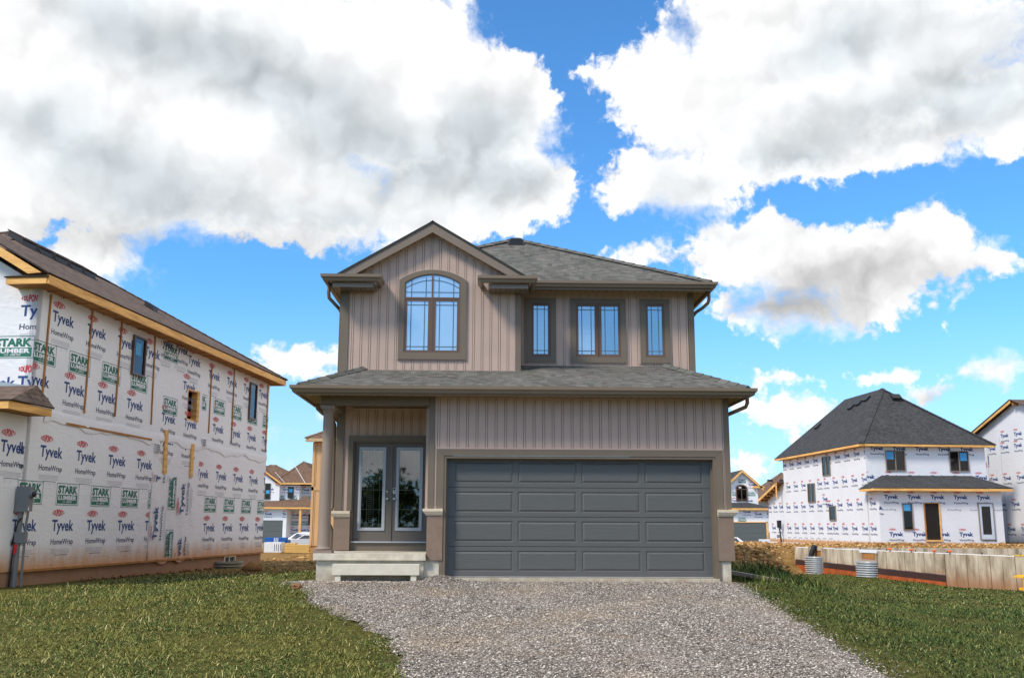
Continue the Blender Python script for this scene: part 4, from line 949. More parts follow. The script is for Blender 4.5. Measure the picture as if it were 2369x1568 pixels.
def f(mb):   # rake of the front gable, and the boxed return
    k=.592
    mb.prism([(-.02,-.46,6.20),(-2.47,-.46,6.20+2.45*k),(-2.47,-.46,6.40+2.45*k),(.28,-.46,6.22)],(0,.04,0),WOOD); mb.prism([(-4.92,-.46,6.20),(-5.22,-.46,6.22),(-2.47,-.46,6.40+2.45*k),(-2.47,-.46,6.20+2.45*k)],(0,.04,0),WOOD)
one('rake_board',LH,f)
def f(mb):
    mb.box(-.49,.42,-.47,-.43,5.975,6.13,WOOD); mb.box(-.49,-.45,-.43,.0,5.975,6.13,WOOD); mb.box(-.45,.42,-.43,.0,5.985,6.0,WOODD)
    mb.roof([(-.52,-.50,6.14),(.47,-.50,6.14),(.30,.0,6.30),(-.30,.0,6.30)],SH_BROWN)
one('eave_return',LH,f)
def f(mb):   # porch roof
    mb.roof([(-6,-1.48,3.38),(.52,-1.48,3.38),(.15,-.0,3.86),(-6,.0,3.86)],SH_BROWN); mb.roof([(.52,-1.48,3.38),(.52,.12,3.38),(.15,0.,3.86)],SH_BROWN)
    mb.box(-6,.47,-1.46,-1.42,3.20,3.36,WOOD); mb.box(.43,.47,-1.42,.10,3.20,3.36,WOOD); mb.box(-6,.43,-1.42,.1,3.21,3.23,WOODD)
    F=mat('roof_flashing',srgb(170,178,182),.35,.1,metal=.6); mb.beam((-2.5,-.02,4.12),(.02,-.02,3.78),.14,.02,F,up=(0,1,0))
one('porch_roof',LH,f)
def strip(v0,z0,v1,z1,w=.05,d=.025,m=None): one('strapping',LH,lambda mb:mb.beam((.0+d/2+.003,v0,z0),(d/2+.003,v1,z1),w,d,m or WOODD,up=(1,0,0)))
for a in ((.44,5.95,.45,3.50),(2.24,5.98,2.24,3.52),(3.71,6.0,3.71,3.60),(5.60,5.98,5.72,3.60),(9.58,5.80,9.63,3.72),(11.46,5.98,11.53,3.58),(14.78,5.98,14.84,3.56)): strip(*a)
strip(6.66,3.54,6.73,2.34,.2,.04,WOOD); strip(8.48,3.30,8.50,2.32,.19,.04,WOOD)
strip(1.5,3.20,5.8,3.20,.05,.03,WOODD); strip(0,.0,15,.0,.05,.05,WOODD)
def swin(par,fn,r,m=BROWNF,split=0,sticker=None,d=.07,door=False,sash=None):
    s0,s1,t0,t1=r
    def F_(mb,a,b_,c,e,n0,n1,mm): wallbox(mb,fn,(a,b_,c,e),n0,n1,mm)
    w=one('window' if not door else 'patio_door',par,lambda mb:(F_(mb,s0,s0+.05,t0,t1,.0,d,m),F_(mb,s1-.05,s1,t0,t1,.0,d,m),F_(mb,s0+.05,s1-.05,t1-.05,t1,.0,d,m),F_(mb,s0+.05,s1-.05,t0,t0+.05,.0,d,m),*( [F_(mb,(s0+s1)/2-.035,(s0+s1)/2+.035,t0+.05,t1-.05,0,d-.004,m)] if split else [])))
    one('backing',w,lambda mb:F_(mb,s0+.05,s1-.05,t0+.05,t1-.05,.004,.012,mat('dark_room_brown',srgb(66,46,36),.9,.35,2.)))
    if sash:
        q=.16 if door else .05
        one('sash',w,lambda mb:(F_(mb,s0+.05,s0+.05+q,t0+.05,t1-.05,.013,.045,sash),F_(mb,s1-.05-q,s1-.05,t0+.05,t1-.05,.013,.045,sash),F_(mb,s0+.05+q,s1-.05-q,t1-.05-q,t1-.05,.013,.045,sash),F_(mb,s0+.05+q,s1-.05-q,t0+.05,t0+.05+(.28 if door else q),.013,.045,sash)))
    one('pane',w,lambda mb:mb.poly([fn(a,b_,.03) for a,b_ in ((s0+.05,t0+.05),(s1-.05,t0+.05),(s1-.05,t1-.05),(s0+.05,t1-.05))],GLASSS))
    if sticker: one('sticker',w,lambda mb:F_(mb,*sticker,.034,.036,mat('sticker_blue',srgb(70,160,215),.5)))
    return w
swin(LH,SIDE,(4.36,5.06,4.77,5.80),sticker=(4.50,4.80,5.30,5.62)); swin(LH,SIDE,(12.93,13.60,4.52,5.78))
def f(mb):   # rough opening framed in lumber, dark room behind
    mb.box(-1.6,-.13,7.5,9.4,3.6,3.62,DARK); mb.box(-1.6,-1.58,7.5,9.4,3.6,5.2,DARK); mb.box(-1.6,-.13,7.5,7.52,3.6,5.2,DARK); mb.box(-1.6,-.13,9.38,9.4,3.6,5.2,DARK); mb.box(-1.6,-.13,7.5,9.4,5.18,5.2,DARK)
one('dark_room',LH,f)
one('rough_opening',LH,lambda mb:(mb.box(-.16,.02,8.62,8.80,3.97,4.89,WOOD),mb.box(-.16,.005,7.96,8.62,4.84,4.89,WOOD),mb.box(-.16,.005,7.96,8.62,3.97,4.01,WOOD),mb.box(-.16,.005,7.96,8.0,4.01,4.84,WOOD)))
def vent(v,z): one('wall_vent',LH,lambda mb:(mb.box(.0,.05,v-.13,v+.13,z-.11,z+.11,mat('vent_white',srgb(205,205,208),.5)),*[mb.box(.05,.062,v-.1,v+.1,z-.08+k*.05,z-.06+k*.05,GREYM) for k in range(4)]))
vent(6.16,3.0); vent(9.27,3.4)
bw=one('basement_window',LH,lambda mb:(mb.box(-.03,.03,11.45,12.43,-.06,-.02,STONE),mb.box(-.03,.03,11.45,11.51,-.5,-.06,STONE),mb.box(-.03,.03,12.37,12.43,-.5,-.06,STONE),mb.box(-.03,.015,11.9,11.95,-.5,-.06,STONE)))
one('pane',bw,lambda mb:mb.box(-.025,-.02,11.5,12.38,-.5,-.05,BLACK))
GALV=mat('galvanised_steel',srgb(196,200,203),.4,.1,5.,metal=.4)
def well(name_loc,r,depth,h,a0,a1,rz,label,m=GALV,rust=None):
    """half-round corrugated window well, open towards the wall"""
    o=thing('window_well',name_loc,rz,label,'window well')
    def f(mb):
        n=28; rows=int(h/.088)*8; V=[];F_=[]
        for j in range(rows+1):
            z=-h*j/rows; rr=r+.04*math.sin(j/8*2*math.pi)
            for k in range(n+1):
                a=R(a0+(a1-a0)*k/n); V.append((rr*math.cos(a),rr*math.sin(a)*depth,z))
        for j in range(rows):
            for k in range(n): i=j*(n+1)+k; F_.append((i,i+1,i+n+2,i+n+1))
        mb.add(V,F_,m,smooth=True)
    one('corrugated_shell',o,f)
    one('rolled_rim',o,lambda mb:mb.tube([((r+.01)*math.cos(R(a0+(a1-a0)*k/24)),(r+.01)*math.sin(R(a0+(a1-a0)*k/24))*depth,.01) for k in range(25)],.02,m,6))
    return o
def Lw(u,v,z): a=R(-5.5); return (LW[0]+u*math.cos(a)-v*math.sin(a),LW[1]+u*math.sin(a)+v*math.cos(a),z)
well(Lw(-.02,11.4,-.20),.62,1.,.48,-90,90,-5.5,'corrugated steel window well against the brown foundation of the left house',m=mat('galvanised_dull',srgb(150,146,128),.5,.15,5.,metal=.4))
# electric meter on its conduits
mt=thing('meter_post',Lw(.16,-.12,-.3),-5.5,'grey electric meter box on tall conduits in front of the left house','meter')
def f(mb):
    mb.box(-.12,.14,-.07,.10,1.52,2.02,GREYM); mb.box(-.13,.15,-.085,-.07,1.51,2.03,GREYM)
one('meter_box',mt,f)
def f(mb):
    mb.fn=lambda x,y,z:(.14+z,y+.015,x+1.87); mb.lathe((0,0),[(.085,0),(.085,.02),(.07,.03),(.07,.05)],GREYM,20); mb.lathe((0,0),[(.06,.051),(.05,.09),(.02,.10)],BLACK,20)
one('meter_socket',mt,f)
def f(mb): mb.box(.1405,.142,-.06,-.02,1.54,1.62,PAPER); mb.box(.1405,.1425,-.055,-.025,1.595,1.612,INKR)
one('warning_label',mt,f)
one('conduit',mt,lambda mb:mb.tube([(-.06,.0,-.1),(-.05,.0,.8),(-.04,0,1.52)],[.062,.05,.055],GREYM,12))
one('conduit',mt,lambda mb:mb.tube([(.085,.02,-.1),(.085,.02,1.3),(.10,.02,1.42),(.10,.02,1.53)],.026,GREYM,10))
one('junction_box',mt,lambda mb:mb.box(-.10,.12,-.06,.06,.88,1.10,GREYM))
one('cable',mt,lambda mb:mb.tube([(-.24,-.02,-.1),(-.23,-.02,.35),(-.19,-.02,.75),(-.10,-.03,1.12),(-.05,-.05,1.3),(.02,-.07,1.38)],.018,BLACK,8))
one('cable',mt,lambda mb:mb.tube([(-.13,-.05,-.1),(-.11,-.06,.5),(-.09,-.05,.9)],.018,BLACK,8))
one('warning_ribbon',mt,lambda mb:mb.beam((-.045,-.075,.86),(-.05,-.08,.66),.06,.01,mat('ribbon_red',srgb(214,40,34),.5),up=(0,1,0)))
# ================================================================ WRAPPED HOUSE ON THE RIGHT
RW=(22.474,63.51)
RH=thing('unfinished_house',(RW[0],RW[1],0),5.5,'white-wrapped house with tall charcoal hip roof, behind the concrete foundation wall','house')
RS=lambda s_,t_,n:(-n,-s_,t_)              # side facing left; s grows towards the viewer
RF=lambda s_,t_,n:(s_,-n,t_)
RB=lambda s_,t_,n:(s_,-1.45-n,t_)
def f(mb):
    mb.box(0,.15,.15,14.4,-.2,6.02,WRAPR)
    printed(mb,[('A',5.75,-14.6+.05,1.5,4),('A',5.75,-8.45,1.5,1),('A',5.75,-6.2,1.5,5),('A',4.08,-13.9,1.5,5),('A',4.08,-6.75,1.5,5),('A',2.55,-6.2,1.5,4),('A',2.55,-14.1,1.5,6),('A',1.0,-14.1,1.5,6),('A',1.0,-5.6,1.5,4),('A',3.0,-7.1,1.0,1)],[(-14.4,-.0,0,6.0)],RS,far=1)
    for k in range(8): mb.add([RS(*p) for p in ((-14+k*1.1,.02+.1,.003),(-13.4+k*1.1,.12,.003),(-13.4+k*1.1,.2,.003),(-14+k*1.1,.2,.003))],[(0,1,2,3)],INKY)
one('wrapped_side_wall',RH,f)
def f(mb):
    mb.box(0,8.0,0,.15,3.,6.02,WRAPR)
    printed(mb,[('A',6.02,.35,1.5,5),('A',4.22,1.25,1.5,5),('A',4.22,-.35,1.5,1)],[(0,8.,3,6.02)],RF,far=1)
one('wrapped_front_wall',RH,f)
def f(mb):
    mb.box(0,8.0,-1.45,0,-.2,3.2,WRAPR)
    printed(mb,[('A',2.93,.37,1.5,5),('A',.67,.55,1.5,5),('A',2.25,-.65,1.5,1)],[(0,7.98,-.1,3.15)],RB,far=1)
    for x in (.2,4.4,5.9,7.4): mb.add([RB(*p) for p in place('HomeWrap',x,1.93,.9,.16,INKK,res=1)[0]],place('HomeWrap',x,1.93,.9,.16,INKK,res=1)[1],INKK)
    printed(mb,[('A',2.55,.2,1.5,1),('A',1.0,.1,1.5,1)],[(-.0,1.45,0,3.1)],lambda s_,t_,n:(-n,-s_,t_),far=1)
one('wrapped_lower_wall',RH,f)
def f(mb):
    a,b_,c,d=-.5,8.5,-.5,14.9; ze=6.15; k=.93; h=4.5; zp=ze+h*k; ux=4.0
    ux=3.5; mb.roof([(a,c,ze),(b_,c,ze),(ux,c+h+.3,zp)],SH_DARK); mb.roof([(a,d,ze),(a,c,ze),(ux,c+h+.3,zp),(ux,d-h,zp)],SH_DARK)
    mb.roof([(b_,c,ze),(b_,d,ze),(ux,d-h,zp),(ux,c+h+.3,zp)],SH_DARK); mb.roof([(b_,d,ze),(a,d,ze),(ux,d-h,zp)],SH_DARK)
    hipcap(mb,(a,c,ze),(ux,c+h+.3,zp),SH_DARK,.2); hipcap(mb,(b_,c,ze),(ux,c+h+.3,zp),SH_DARK,.2)
rr=one('roof',RH,f)
for q in ((2.9,5.4),(2.7,6.3),(2.55,7.2)):
    def f(mb): mb.fn=lambda x,y,z:(q[0]+x*.73-z*.7,q[1]+y,6.15+(q[0]+.5)*1.046*1.0+x*.68+z*.7+.02); mb.box(-.22,.22,-.3,.3,0,.12,BLACK)
    one('roof_vent',rr,f)
def f(mb): mb.fn=lambda x,y,z:(3.9+x,3.2+y-z*.6,9.62+y*.9+z*.7); mb.box(-.3,.35,-.15,.2,-.05,.08,BLACK)
one('roof_vent',rr,f)
def f(mb): mb.fn=lambda x,y,z:(1.6+x*.73-z*.7,11.+y,8.3+x*.68+z*.7); mb.box(-.25,.25,-.25,.25,-.1,.16,BLACK)
one('roof_vent',rr,f)
one('fascia_board',RH,lambda mb:mb.box(-.48,8.48,-.48,-.44,5.99,6.13,WOOD)); one('fascia_board',RH,lambda mb:mb.box(-.48,-.44,-.44,14.88,5.99,6.13,WOOD))
one('soffit_framing',RH,lambda mb:(mb.box(-.44,8.4,-.44,0,6.0,6.02,WOODD),mb.box(-.44,0,0,14.8,6.0,6.02,WOODD)))
def f(mb):
    a,b_,c=-.55,8.5,-2.0
    mb.roof([(a,c,3.32),(b_,c,3.36),(b_-1.5,0,4.2),(a+1.55,0,4.18)],SH_DARK); mb.roof([(a,.1,3.32),(a,c,3.32),(a+1.55,0,4.18)],SH_DARK); mb.roof([(b_,c,3.36),(b_,.1,3.36),(b_-1.5,0,4.2)],SH_DARK)
    mb.box(a+.02,b_-.02,c+.02,c+.06,3.15,3.31,WOOD); mb.box(a+.02,a+.06,c+.06,.0,3.15,3.31,WOOD); mb.box(a+.06,b_-.06,c+.06,-1.45,3.16,3.18,WOODD); mb.box(a+.06,0,-1.45,.1,3.16,3.18,WOODD)
one('lower_roof',RH,f)
FR2=mat('frame_taupe',srgb(138,122,108),.5,.05)
swin(RH,RF,(1.31,2.60,4.46,5.77),FR2,1,(1.38,1.85,5.2,5.68)); swin(RH,RF,(5.56,6.86,4.46,5.77),FR2,1,(6.3,6.75,5.15,5.65))
swin(RH,RB,(1.47,2.12,.78,2.43),FR2,0,(1.55,2.0,1.95,2.35)); swin(RH,RB,(6.38,7.38,.2,2.46),FR2,0,None,door=True,sash=mat('door_white',srgb(196,208,220),.5))
def f(mb):
    wallbox(mb,RB,(2.90,3.86,.2,2.46),-.1,.006,DARK)
    wallbox(mb,RB,(2.86,2.93,.2,2.46),.0,.06,WOODD); wallbox(mb,RB,(3.83,3.90,.2,2.46),.0,.06,WOOD); wallbox(mb,RB,(2.93,3.83,2.40,2.46),.0,.06,WOODD); wallbox(mb,RB,(2.86,3.95,.1,.2),.0,.12,WOOD)
one('door_opening',RH,f)
swin(RH,RS,(-6.76,-5.44,4.44,5.77),FR2,1); swin(RH,RS,(-9.6,-8.28,2.68,4.03),FR2,1); swin(RH,RS,(-5.98,-4.90,1.38,2.38),FR2)
def f(mb):
    mb.prism([(-0.,14.4,-.2),(-0.,14.4,3.1),(0,14.4,4.3),(0,16.0,3.9),(0.,18.,3.1),(0.,18.,-.2)],(.15,0,0),WRAPR)
    printed(mb,[('A',2.6,-18.2,1.3,3),('A',1.0,-17.4,1.3,2)],[(-18,-14.4,0,3.1)],RS,far=1)
one('garage_side_wall',RH,f)
def f(mb):
    mb.roof([(-.6,18.7,3.05),(-.6,14.3,4.35),(4,14.3,4.4),(4,18.7,3.1)],SH_BR2)
    mb.prism([(-.6,18.8,2.9),(-.6,14.4,4.15),(-.6,14.4,4.35),(-.6,18.8,3.1)],(.06,0,0),WOOD); mb.prism([(-.6,14.46,4.3),(-.6,14.46,3.1),(-.6,14.6,3.1),(-.6,14.6,4.3)],(.06,0,0),WOOD)
    for k in range(5): mb.beam((-.55,18.3-k*.75,2.95+k*.21),(0.02,18.3-k*.75,2.95+k*.21),.06,.1,WOODD)
one('garage_roof',RH,f)
# ---- meter post of that house
ra=R(5.5)
def Rw(u,v,z): return (RW[0]+u*math.cos(ra)-v*math.sin(ra),RW[1]+u*math.sin(ra)+v*math.cos(ra),z)
mp=thing('meter_post',Rw(-.35,14.8,-.2),5.5,'dark electric meter post beside the far end of the charcoal-roofed house','meter')
one('meter_box',mp,lambda mb:mb.box(-.16,.14,-.1,.1,1.08,1.64,BLACK)); one('junction_box',mp,lambda mb:mb.box(-.2,.0,-.1,.1,.32,.55,GREYM)); one('conduit',mp,lambda mb:mb.beam((.12,0,-.2),(.0,0,1.1),.09,.09,BLACK))
# ---- next wrapped house at the right edge
EH=thing('unfinished_house',Rw(10.6,0,0),5.5,'white-wrapped house with steep lumber-edged gable, cut off by the right edge of the photo','house')
ES=lambda s_,t_,n:(-n,-s_,t_)
def f(mb):
    mb.prism([(0,-9,-.2),(0,10,-.2),(0,10,5.6),(0,0.3,9.05),(0,-9,5.6)],(.15,0,0),WRAPR)
    cl=[((-7.6,5.95,0),(-.42,1.,0))]
    printed(mb,[('A',6.35,-3.9,1.5,5),('A',4.3,-3.9,1.5,5),('A',2.6,-3.2,1.5,4),('A',1.0,-3.9,1.5,5)],[(-3.95,9,0,8.)],ES,far=1)
    printed(mb,[('A',7.1,-2.3,1.5,3)],[(-2.4,9,0,9.)],ES,far=1)
    printed(mb,[('A',4.1,.3,1.55,4),('A',5.1,.0,1.55,4)],[(-6,-3.9,.5,6.)],ES,far=1,rot=True)
    for a in (-4.05,-2.45): wallbox(mb,ES,(a,a+.03,0,6.9),.004,.02,mat('wrap_crease',srgb(188,190,198),.6))
one('wrapped_side_wall',EH,f)
one('rake_board',EH,lambda mb:(mb.prism([(-.4,9.,5.95),(-.4,.3,8.95),(-.4,.3,9.17),(-.4,9.,6.17)],(.06,0,0),WOOD),mb.box(-.34,.0,-.0,.2,8.8,9.,WOODD)))
def f(mb):
    mb.roof([(-.45,9.6,5.9),(9,9.6,5.9),(9,.3,9.2),(-.45,.3,9.2)],SH_BROWN); mb.roof([(-.45,-9.,5.9),(9,-9.,5.9),(9,.3,9.2),(-.45,.3,9.2)],SH_BROWN)
one('roof',EH,f)
one('wrapped_front_wall',EH,lambda mb:(mb.box(.15,9,-9.,-8.85,-.2,5.7,WRAPR),printed(mb,[('A',5.6,.5,1.5,6),('A',4.0,.9,1.5,6),('A',2.4,.4,1.5,6),('A',1.0,.8,1.5,6)],[(.2,9,-.1,5.6)],lambda s_,t_,n:(s_,-9.-n,t_),far=1)))
swin(EH,lambda s_,t_,n:(s_,-9.-n,t_),(2.2,3.6,4.2,5.4),FR2,1); swin(EH,lambda s_,t_,n:(s_,-9.-n,t_),(5.4,6.8,4.2,5.4),FR2,1)
# ================================================================ FOUNDATION OF THE NEXT LOT
FA=13.6; FO=(13.6,48.7)
fa=R(FA)
def Fw(s_,n,z): # s along the near wall towards the viewer, n outwards to the left
    return (FO[0]+s_*math.sin(fa)-n*math.cos(fa),FO[1]-s_*math.cos(fa)-n*math.sin(fa),z)
FD=thing('concrete_foundation',(FO[0],FO[1],0),0,'bare poured concrete foundation walls with dark membrane, right of the grass','foundation')
FL=lambda s_,t_,n:tuple(a-b_ for a,b_ in zip(Fw(s_,n,t_),(FO[0],FO[1],0)))
CW=mat('form_marked_concrete',srgb(150,130,104),.92,.3,2.4,.4,30.,stretch=(1,1,.35),c2=srgb(196,184,164),grime=(-1.15,-.4,srgb(160,108,70)))
def f(mb):
    s_=0.; i=0
    while s_<19:
        w=.61; wallbox(mb,FL,(s_+.016,s_+w-.016,-1.5,.0),-.2,.0+.006*(i%2),CW); s_+=w; i+=1
    wallbox(mb,FL,(0,19,-1.5,-.004),-.19,-.012,mat('form_joint',srgb(96,78,60),.95,.2))
one('near_wall',FD,f)
def f(mb):
    x=0
    while x<13: mb.box(x+.006,x+.604,-.05-x*.09+.0,.15-x*.09,-1.5,.0,CW); x+=.61
    mb.box(0.2,13,-1.1,-1.0,-1.4,-.28,CW)
one('far_wall',FD,f)
one('sill_gasket',FD,lambda mb:wallbox(mb,FL,(0.1,19,0.0,.02),-.16,-.03,PAPER))
one('waterproof_membrane',FD,lambda mb:mb.add([FL(*p) for p in ((0,-.58,.02),(11.,-.80,.02),(11.,-1.03,.03),(0,-.80,.03),(0,-.55,.0),(11.,-.77,.0))],[(0,1,2,3),(0,4,5,1)],mat('membrane_dark',srgb(66,46,44),.4,.15)))
one('waterproof_membrane',FD,lambda mb:mb.add([FL(*p) for p in ((0,-.80,.026),(11.,-1.03,.026),(11.,-1.4,.03),(0,-1.4,.03))],[(0,1,2,3)],mat('membrane_orange',srgb(168,84,40),.7,.35,2.)))
for s_ in (1.9,6.1): one('window_buck',FD,lambda mb:(wallbox(mb,FL,(s_-.62,s_+.62,-.10,.03),.0,.05,PAPER if s_>3 else CW),wallbox(mb,FL,(s_-.5,s_+.5,-.36,-.12),.004,.02,WOODD),wallbox(mb,FL,(s_-.5,s_+.5,-1.2,-.36),.004,.014,mat('membrane_pale',srgb(176,150,136),.6)),wallbox(mb,FL,(s_-.6,s_-.5,-1.2,-.1),.0,.045,CW),wallbox(mb,FL,(s_+.5,s_+.6,-1.2,-.1),.0,.045,CW)))
for k in range(9): one('anchor_bolt',FD,lambda mb:wallbox(mb,FL,(1.5+k*1.9,1.53+k*1.9,.0,.09),-.12,-.09,BLACK))
for s_ in (7.6,9.0,10.4,11.3): one('rebar_cap',FD,lambda mb:(mb.lathe(FL(s_,-.1,0)[:2],[(.016,.0),(.016,.05),(.07,.06),(.08,.10),(.05,.13)],mat('cap_orange',srgb(240,98,34),.5),12)))
one('lumber_plate',FD,lambda mb:wallbox(mb,FL,(14.6,19,.022,.06),-.14,-.0,mat('lumber_yellow',srgb(232,190,60),.6)))
well((Fw(1.9,.0,-.40)),.50,1.1,.8,90+FA,270+FA,0,'bright corrugated window well with a black pipe rising from it')
well((Fw(6.1,.0,-.47)),.53,1.1,.85,90+FA,270+FA,0,'bright corrugated window well splashed with red earth, nearer the right')
pp=thing('drain_pipe',Fw(1.95,.3,-.6),0,'short black corrugated pipe leaning out of the window well','pipe')
one('pipe_body',pp,lambda mb:mb.tube([(-.05,0,-.3),(-.02,0,.2),(.06,0,.45),(.2,.0,.72)],[.12,.115,.12,.13],BLACK,14))
ys=thing('bracket_stack',(15.82,31.6,-.96),12,'yellow slatted stack of brackets at the foot of the foundation, right edge','brackets')
YEL=mat('bracket_yellow',srgb(236,182,52),.55,.15,5.)
one('top_slats',ys,lambda mb:(mb.box(-.12,1.2,-.2,.3,.40,.44,YEL),mb.box(.05,1.2,-.15,.35,.44,.48,YEL)))
for k in range(7): one('upright',ys,lambda mb:mb.box(-.1+k*.14,-.05+k*.14,-.18+.02*k,-.12+.02*k,0,.40,YEL))
one('base_slat',ys,lambda mb:mb.box(.0,1.,.0,.2,.02,.1,YEL))
# ================================================================ HOUSES OF THE STREET BEHIND
def gdoor_far(par,u0,u1,z0,z1,v):
    d=one('garage_door',par,lambda mb:mb.box(u0,u1,v-.02,v+.02,z0,z1,mat('far_garage_door',srgb(92,98,98),.6)))
    one('door_section',d,lambda mb:[mb.box(u0+.03,u1-.03,v-.035,v-.02,z0+(z1-z0)*k/4+.03,z0+(z1-z0)*(k+1)/4-.03,mat('far_garage_door',(.1,.1,.1))) for k in range(4)])
B1=thing('unfinished_house',(-27,118,-1),0,'small distant brown-roofed wrapped house with grey garage door, between left house and tan house','house')
FB=lambda v:(lambda s_,t_,n:(s_,v-n,t_))
def f(mb):
    mb.box(-8,2.15,0,10,0,6.5,WRAPF); mb.box(2.15,4.5,1.2,10,3,6.5,WRAPF)
    printed(mb,[('A',6.15,-1.35,1.5,3),('B',5.35,-2.,1.5,4)],[(-1.5,2.15,4.6,6.5)],FB(0),far=1); printed(mb,[('A',6.15,2.2,1.5,3),('B',5.3,2.3,1.5,2)],[(2.16,4.5,4.6,6.5)],FB(1.2),far=1)
    printed(mb,[('A',6.15,-1.6,1.5,1),('B',5.35,-2.,1.5,1)],[(-2.5,-.01,4.6,6.5)],FB(-.6),far=1)
    mb.box(-8,-.05,-.6,0,3.,6.6,WRAPF); mb.prism([(-6.5,-.6,6.6),(-.3,-.6,6.6),(-3.4,-.6,9.)],(0,.5,0),WRAPF)
one('wrapped_wall',B1,f)
def f(mb):
    mb.box(-5,1.45,-3,0,2.45,3.7,WRAPF); mb.box(-5,-4.1,-3,0,0,2.45,WRAPF); mb.box(1.05,1.45,-3,0,0,2.45,WRAPF)
    mb.box(1.45,4.4,-.8,0,0,3.7,mat('wrap_shade',srgb(214,214,222),.6)); 
    printed(mb,[('A',3.3,-1.1,2.05,2)],[(-5,1.4,2.4,3.6)],FB(-3),far=1); printed(mb,[('A',3.2,1.5,.75,4),('B',2.4,1.5,.85,3),('A',1.5,1.5,.9,4)],[(1.46,4.4,0,3.7)],FB(-.8),far=1)
one('garage_wall',B1,f)
def hip(mb,a,b_,c,d,ze,k,m,caps=True):
    hx=min(b_-a,d-c)/2; z=ze+hx*k
    if b_-a<=d-c: p,q=((a+b_)/2,c+hx,z),((a+b_)/2,d-hx,z)
    else: p,q=(a+hx,(c+d)/2,z),(b_-hx,(c+d)/2,z)
    if b_-a<=d-c:
        mb.roof([(a,c,ze),(b_,c,ze),p],m); mb.roof([(b_,d,ze),(a,d,ze),q],m); mb.roof([(b_,c,ze),(b_,d,ze),q,p],m); mb.roof([(a,d,ze),(a,c,ze),p,q],m)
        if caps: hipcap(mb,(a,c,ze),p,m,.16); hipcap(mb,(b_,c,ze),p,m,.16)
    else:
        mb.roof([(a,c,ze),(b_,c,ze),q,p],m); mb.roof([(b_,d,ze),(a,d,ze),p,q],m); mb.roof([(b_,c,ze),(b_,d,ze),q],m); mb.roof([(a,d,ze),(a,c,ze),p],m)
        if caps: hipcap(mb,(a,c,ze),p,m,.16); hipcap(mb,(b_,c,ze),q,m,.16)
def f(mb):
    hip(mb,-1.,5.,-.5,11,6.75,.9,SH_BR2); hip(mb,-7,2.8,-.2,9,6.75,.52,SH_BR2)
    mb.roof([(0.1,-1.1,6.6),(.1,6,6.6),(-3.4,6,9.2),(-3.4,-1.1,9.2)],SH_BR2)
    for a in (((-.6,-.9,8.),(.55,-.75,6.78)),((1.5,-.5,8.9),(2.9,-.6,6.78))): mb.beam(a[0],a[1],.12,.05,PAPER)
one('roof',B1,f)
one('fascia_board',B1,lambda mb:(mb.box(-.6,5,-.75,-.65,6.58,6.76,WOOD),mb.prism([(.2,-1.1,6.5),(-3.4,-1.1,9.05),(-3.4,-1.1,9.3),(.3,-1.1,6.7)],(0,.08,0),WOOD)))
def f(mb):
    mb.roof([(-6,-3.6,3.95),(4.9,-3.6,3.95),(4.9,0,4.85),(-6,0,4.85)],SH_BR2); mb.roof([(1.7,-3.62,3.97),(4.9,-3.62,3.97),(3.2,-1.5,5.35)],SH_BR2); mb.roof([(1.9,.2,4.4),(1.7,-3.62,3.97),(3.2,-1.5,5.35)],SH_BR2)
    mb.box(-6,4.9,-3.62,-3.54,3.72,3.92,WOOD); mb.box(1.45,4.9,-3.5,0,3.72,3.76,WOOD)
one('porch_roof',B1,f)
one('porch_post',B1,lambda mb:mb.box(2.95,3.2,-3.5,-3.3,0,3.72,WOOD))
gdoor_far(B1,-4.1,1.05,0,2.42,-2.95)
swin(B1,FB(0),(.8,1.5,5.0,6.33),BROWNF,0,(.9,1.35,5.7,6.1)); swin(B1,FB(1.2),(3.3,3.9,5.0,6.33),BROWNF); swin(B1,FB(-.6),(-2.3,-1.1,4.85,6.7),BROWNF,1,(-1.6,-1.2,5.5,5.9)); swin(B1,FB(-.8),(3.5,4.1,1.9,3.2),BROWNF)
# tan finished house
TAN=mat('tan_siding',srgb(206,166,118),.6,.05,2.)
B2=thing('tan_house',(-11.3,57,-.7),0,'tan board-and-batten house with brown hip roof seen behind the porch column','house')
def f(mb):
    mb.box(0,7,.02,12,.5,6.3,TAN); battens(mb,FB(0),0,7,.5,6.3,TAN,pitch=.30,w=.05,d=.02,off=.14,gap=.012)
    mb.box(-.03,.75,-.03,.01,3.58,3.78,TAN); mb.box(1.0,7,-.03,.01,3.58,3.78,TAN); mb.box(.9,7,-.035,.01,3.0,3.14,TAN)
    mb.box(-.03,.1,-.03,.05,.5,6.3,TAN)
one('siding',B2,f)
one('foundation',B2,lambda mb:mb.box(.05,7,.03,12,-.5,.5,mat('tan_parging',srgb(186,146,100),.9)))
one('roof',B2,lambda mb:hip(mb,-.42,8,-.4,9,6.52,.5,SH_BR2)); one('fascia',B2,lambda mb:(mb.box(-.4,8,-.4,-.36,6.32,6.5,mat('tan_fascia',srgb(196,170,132),.6)),mb.box(-.4,8,-.36,0,6.32,6.34,mat('tan_fascia',(.5,.4,.3)))))
one('shutter',B2,lambda mb:(mb.box(1.5,1.9,-.08,0,1.6,1.75,PAPER),mb.box(1.5,1.9,-.06,0,-.4,1.55,BLACK)))
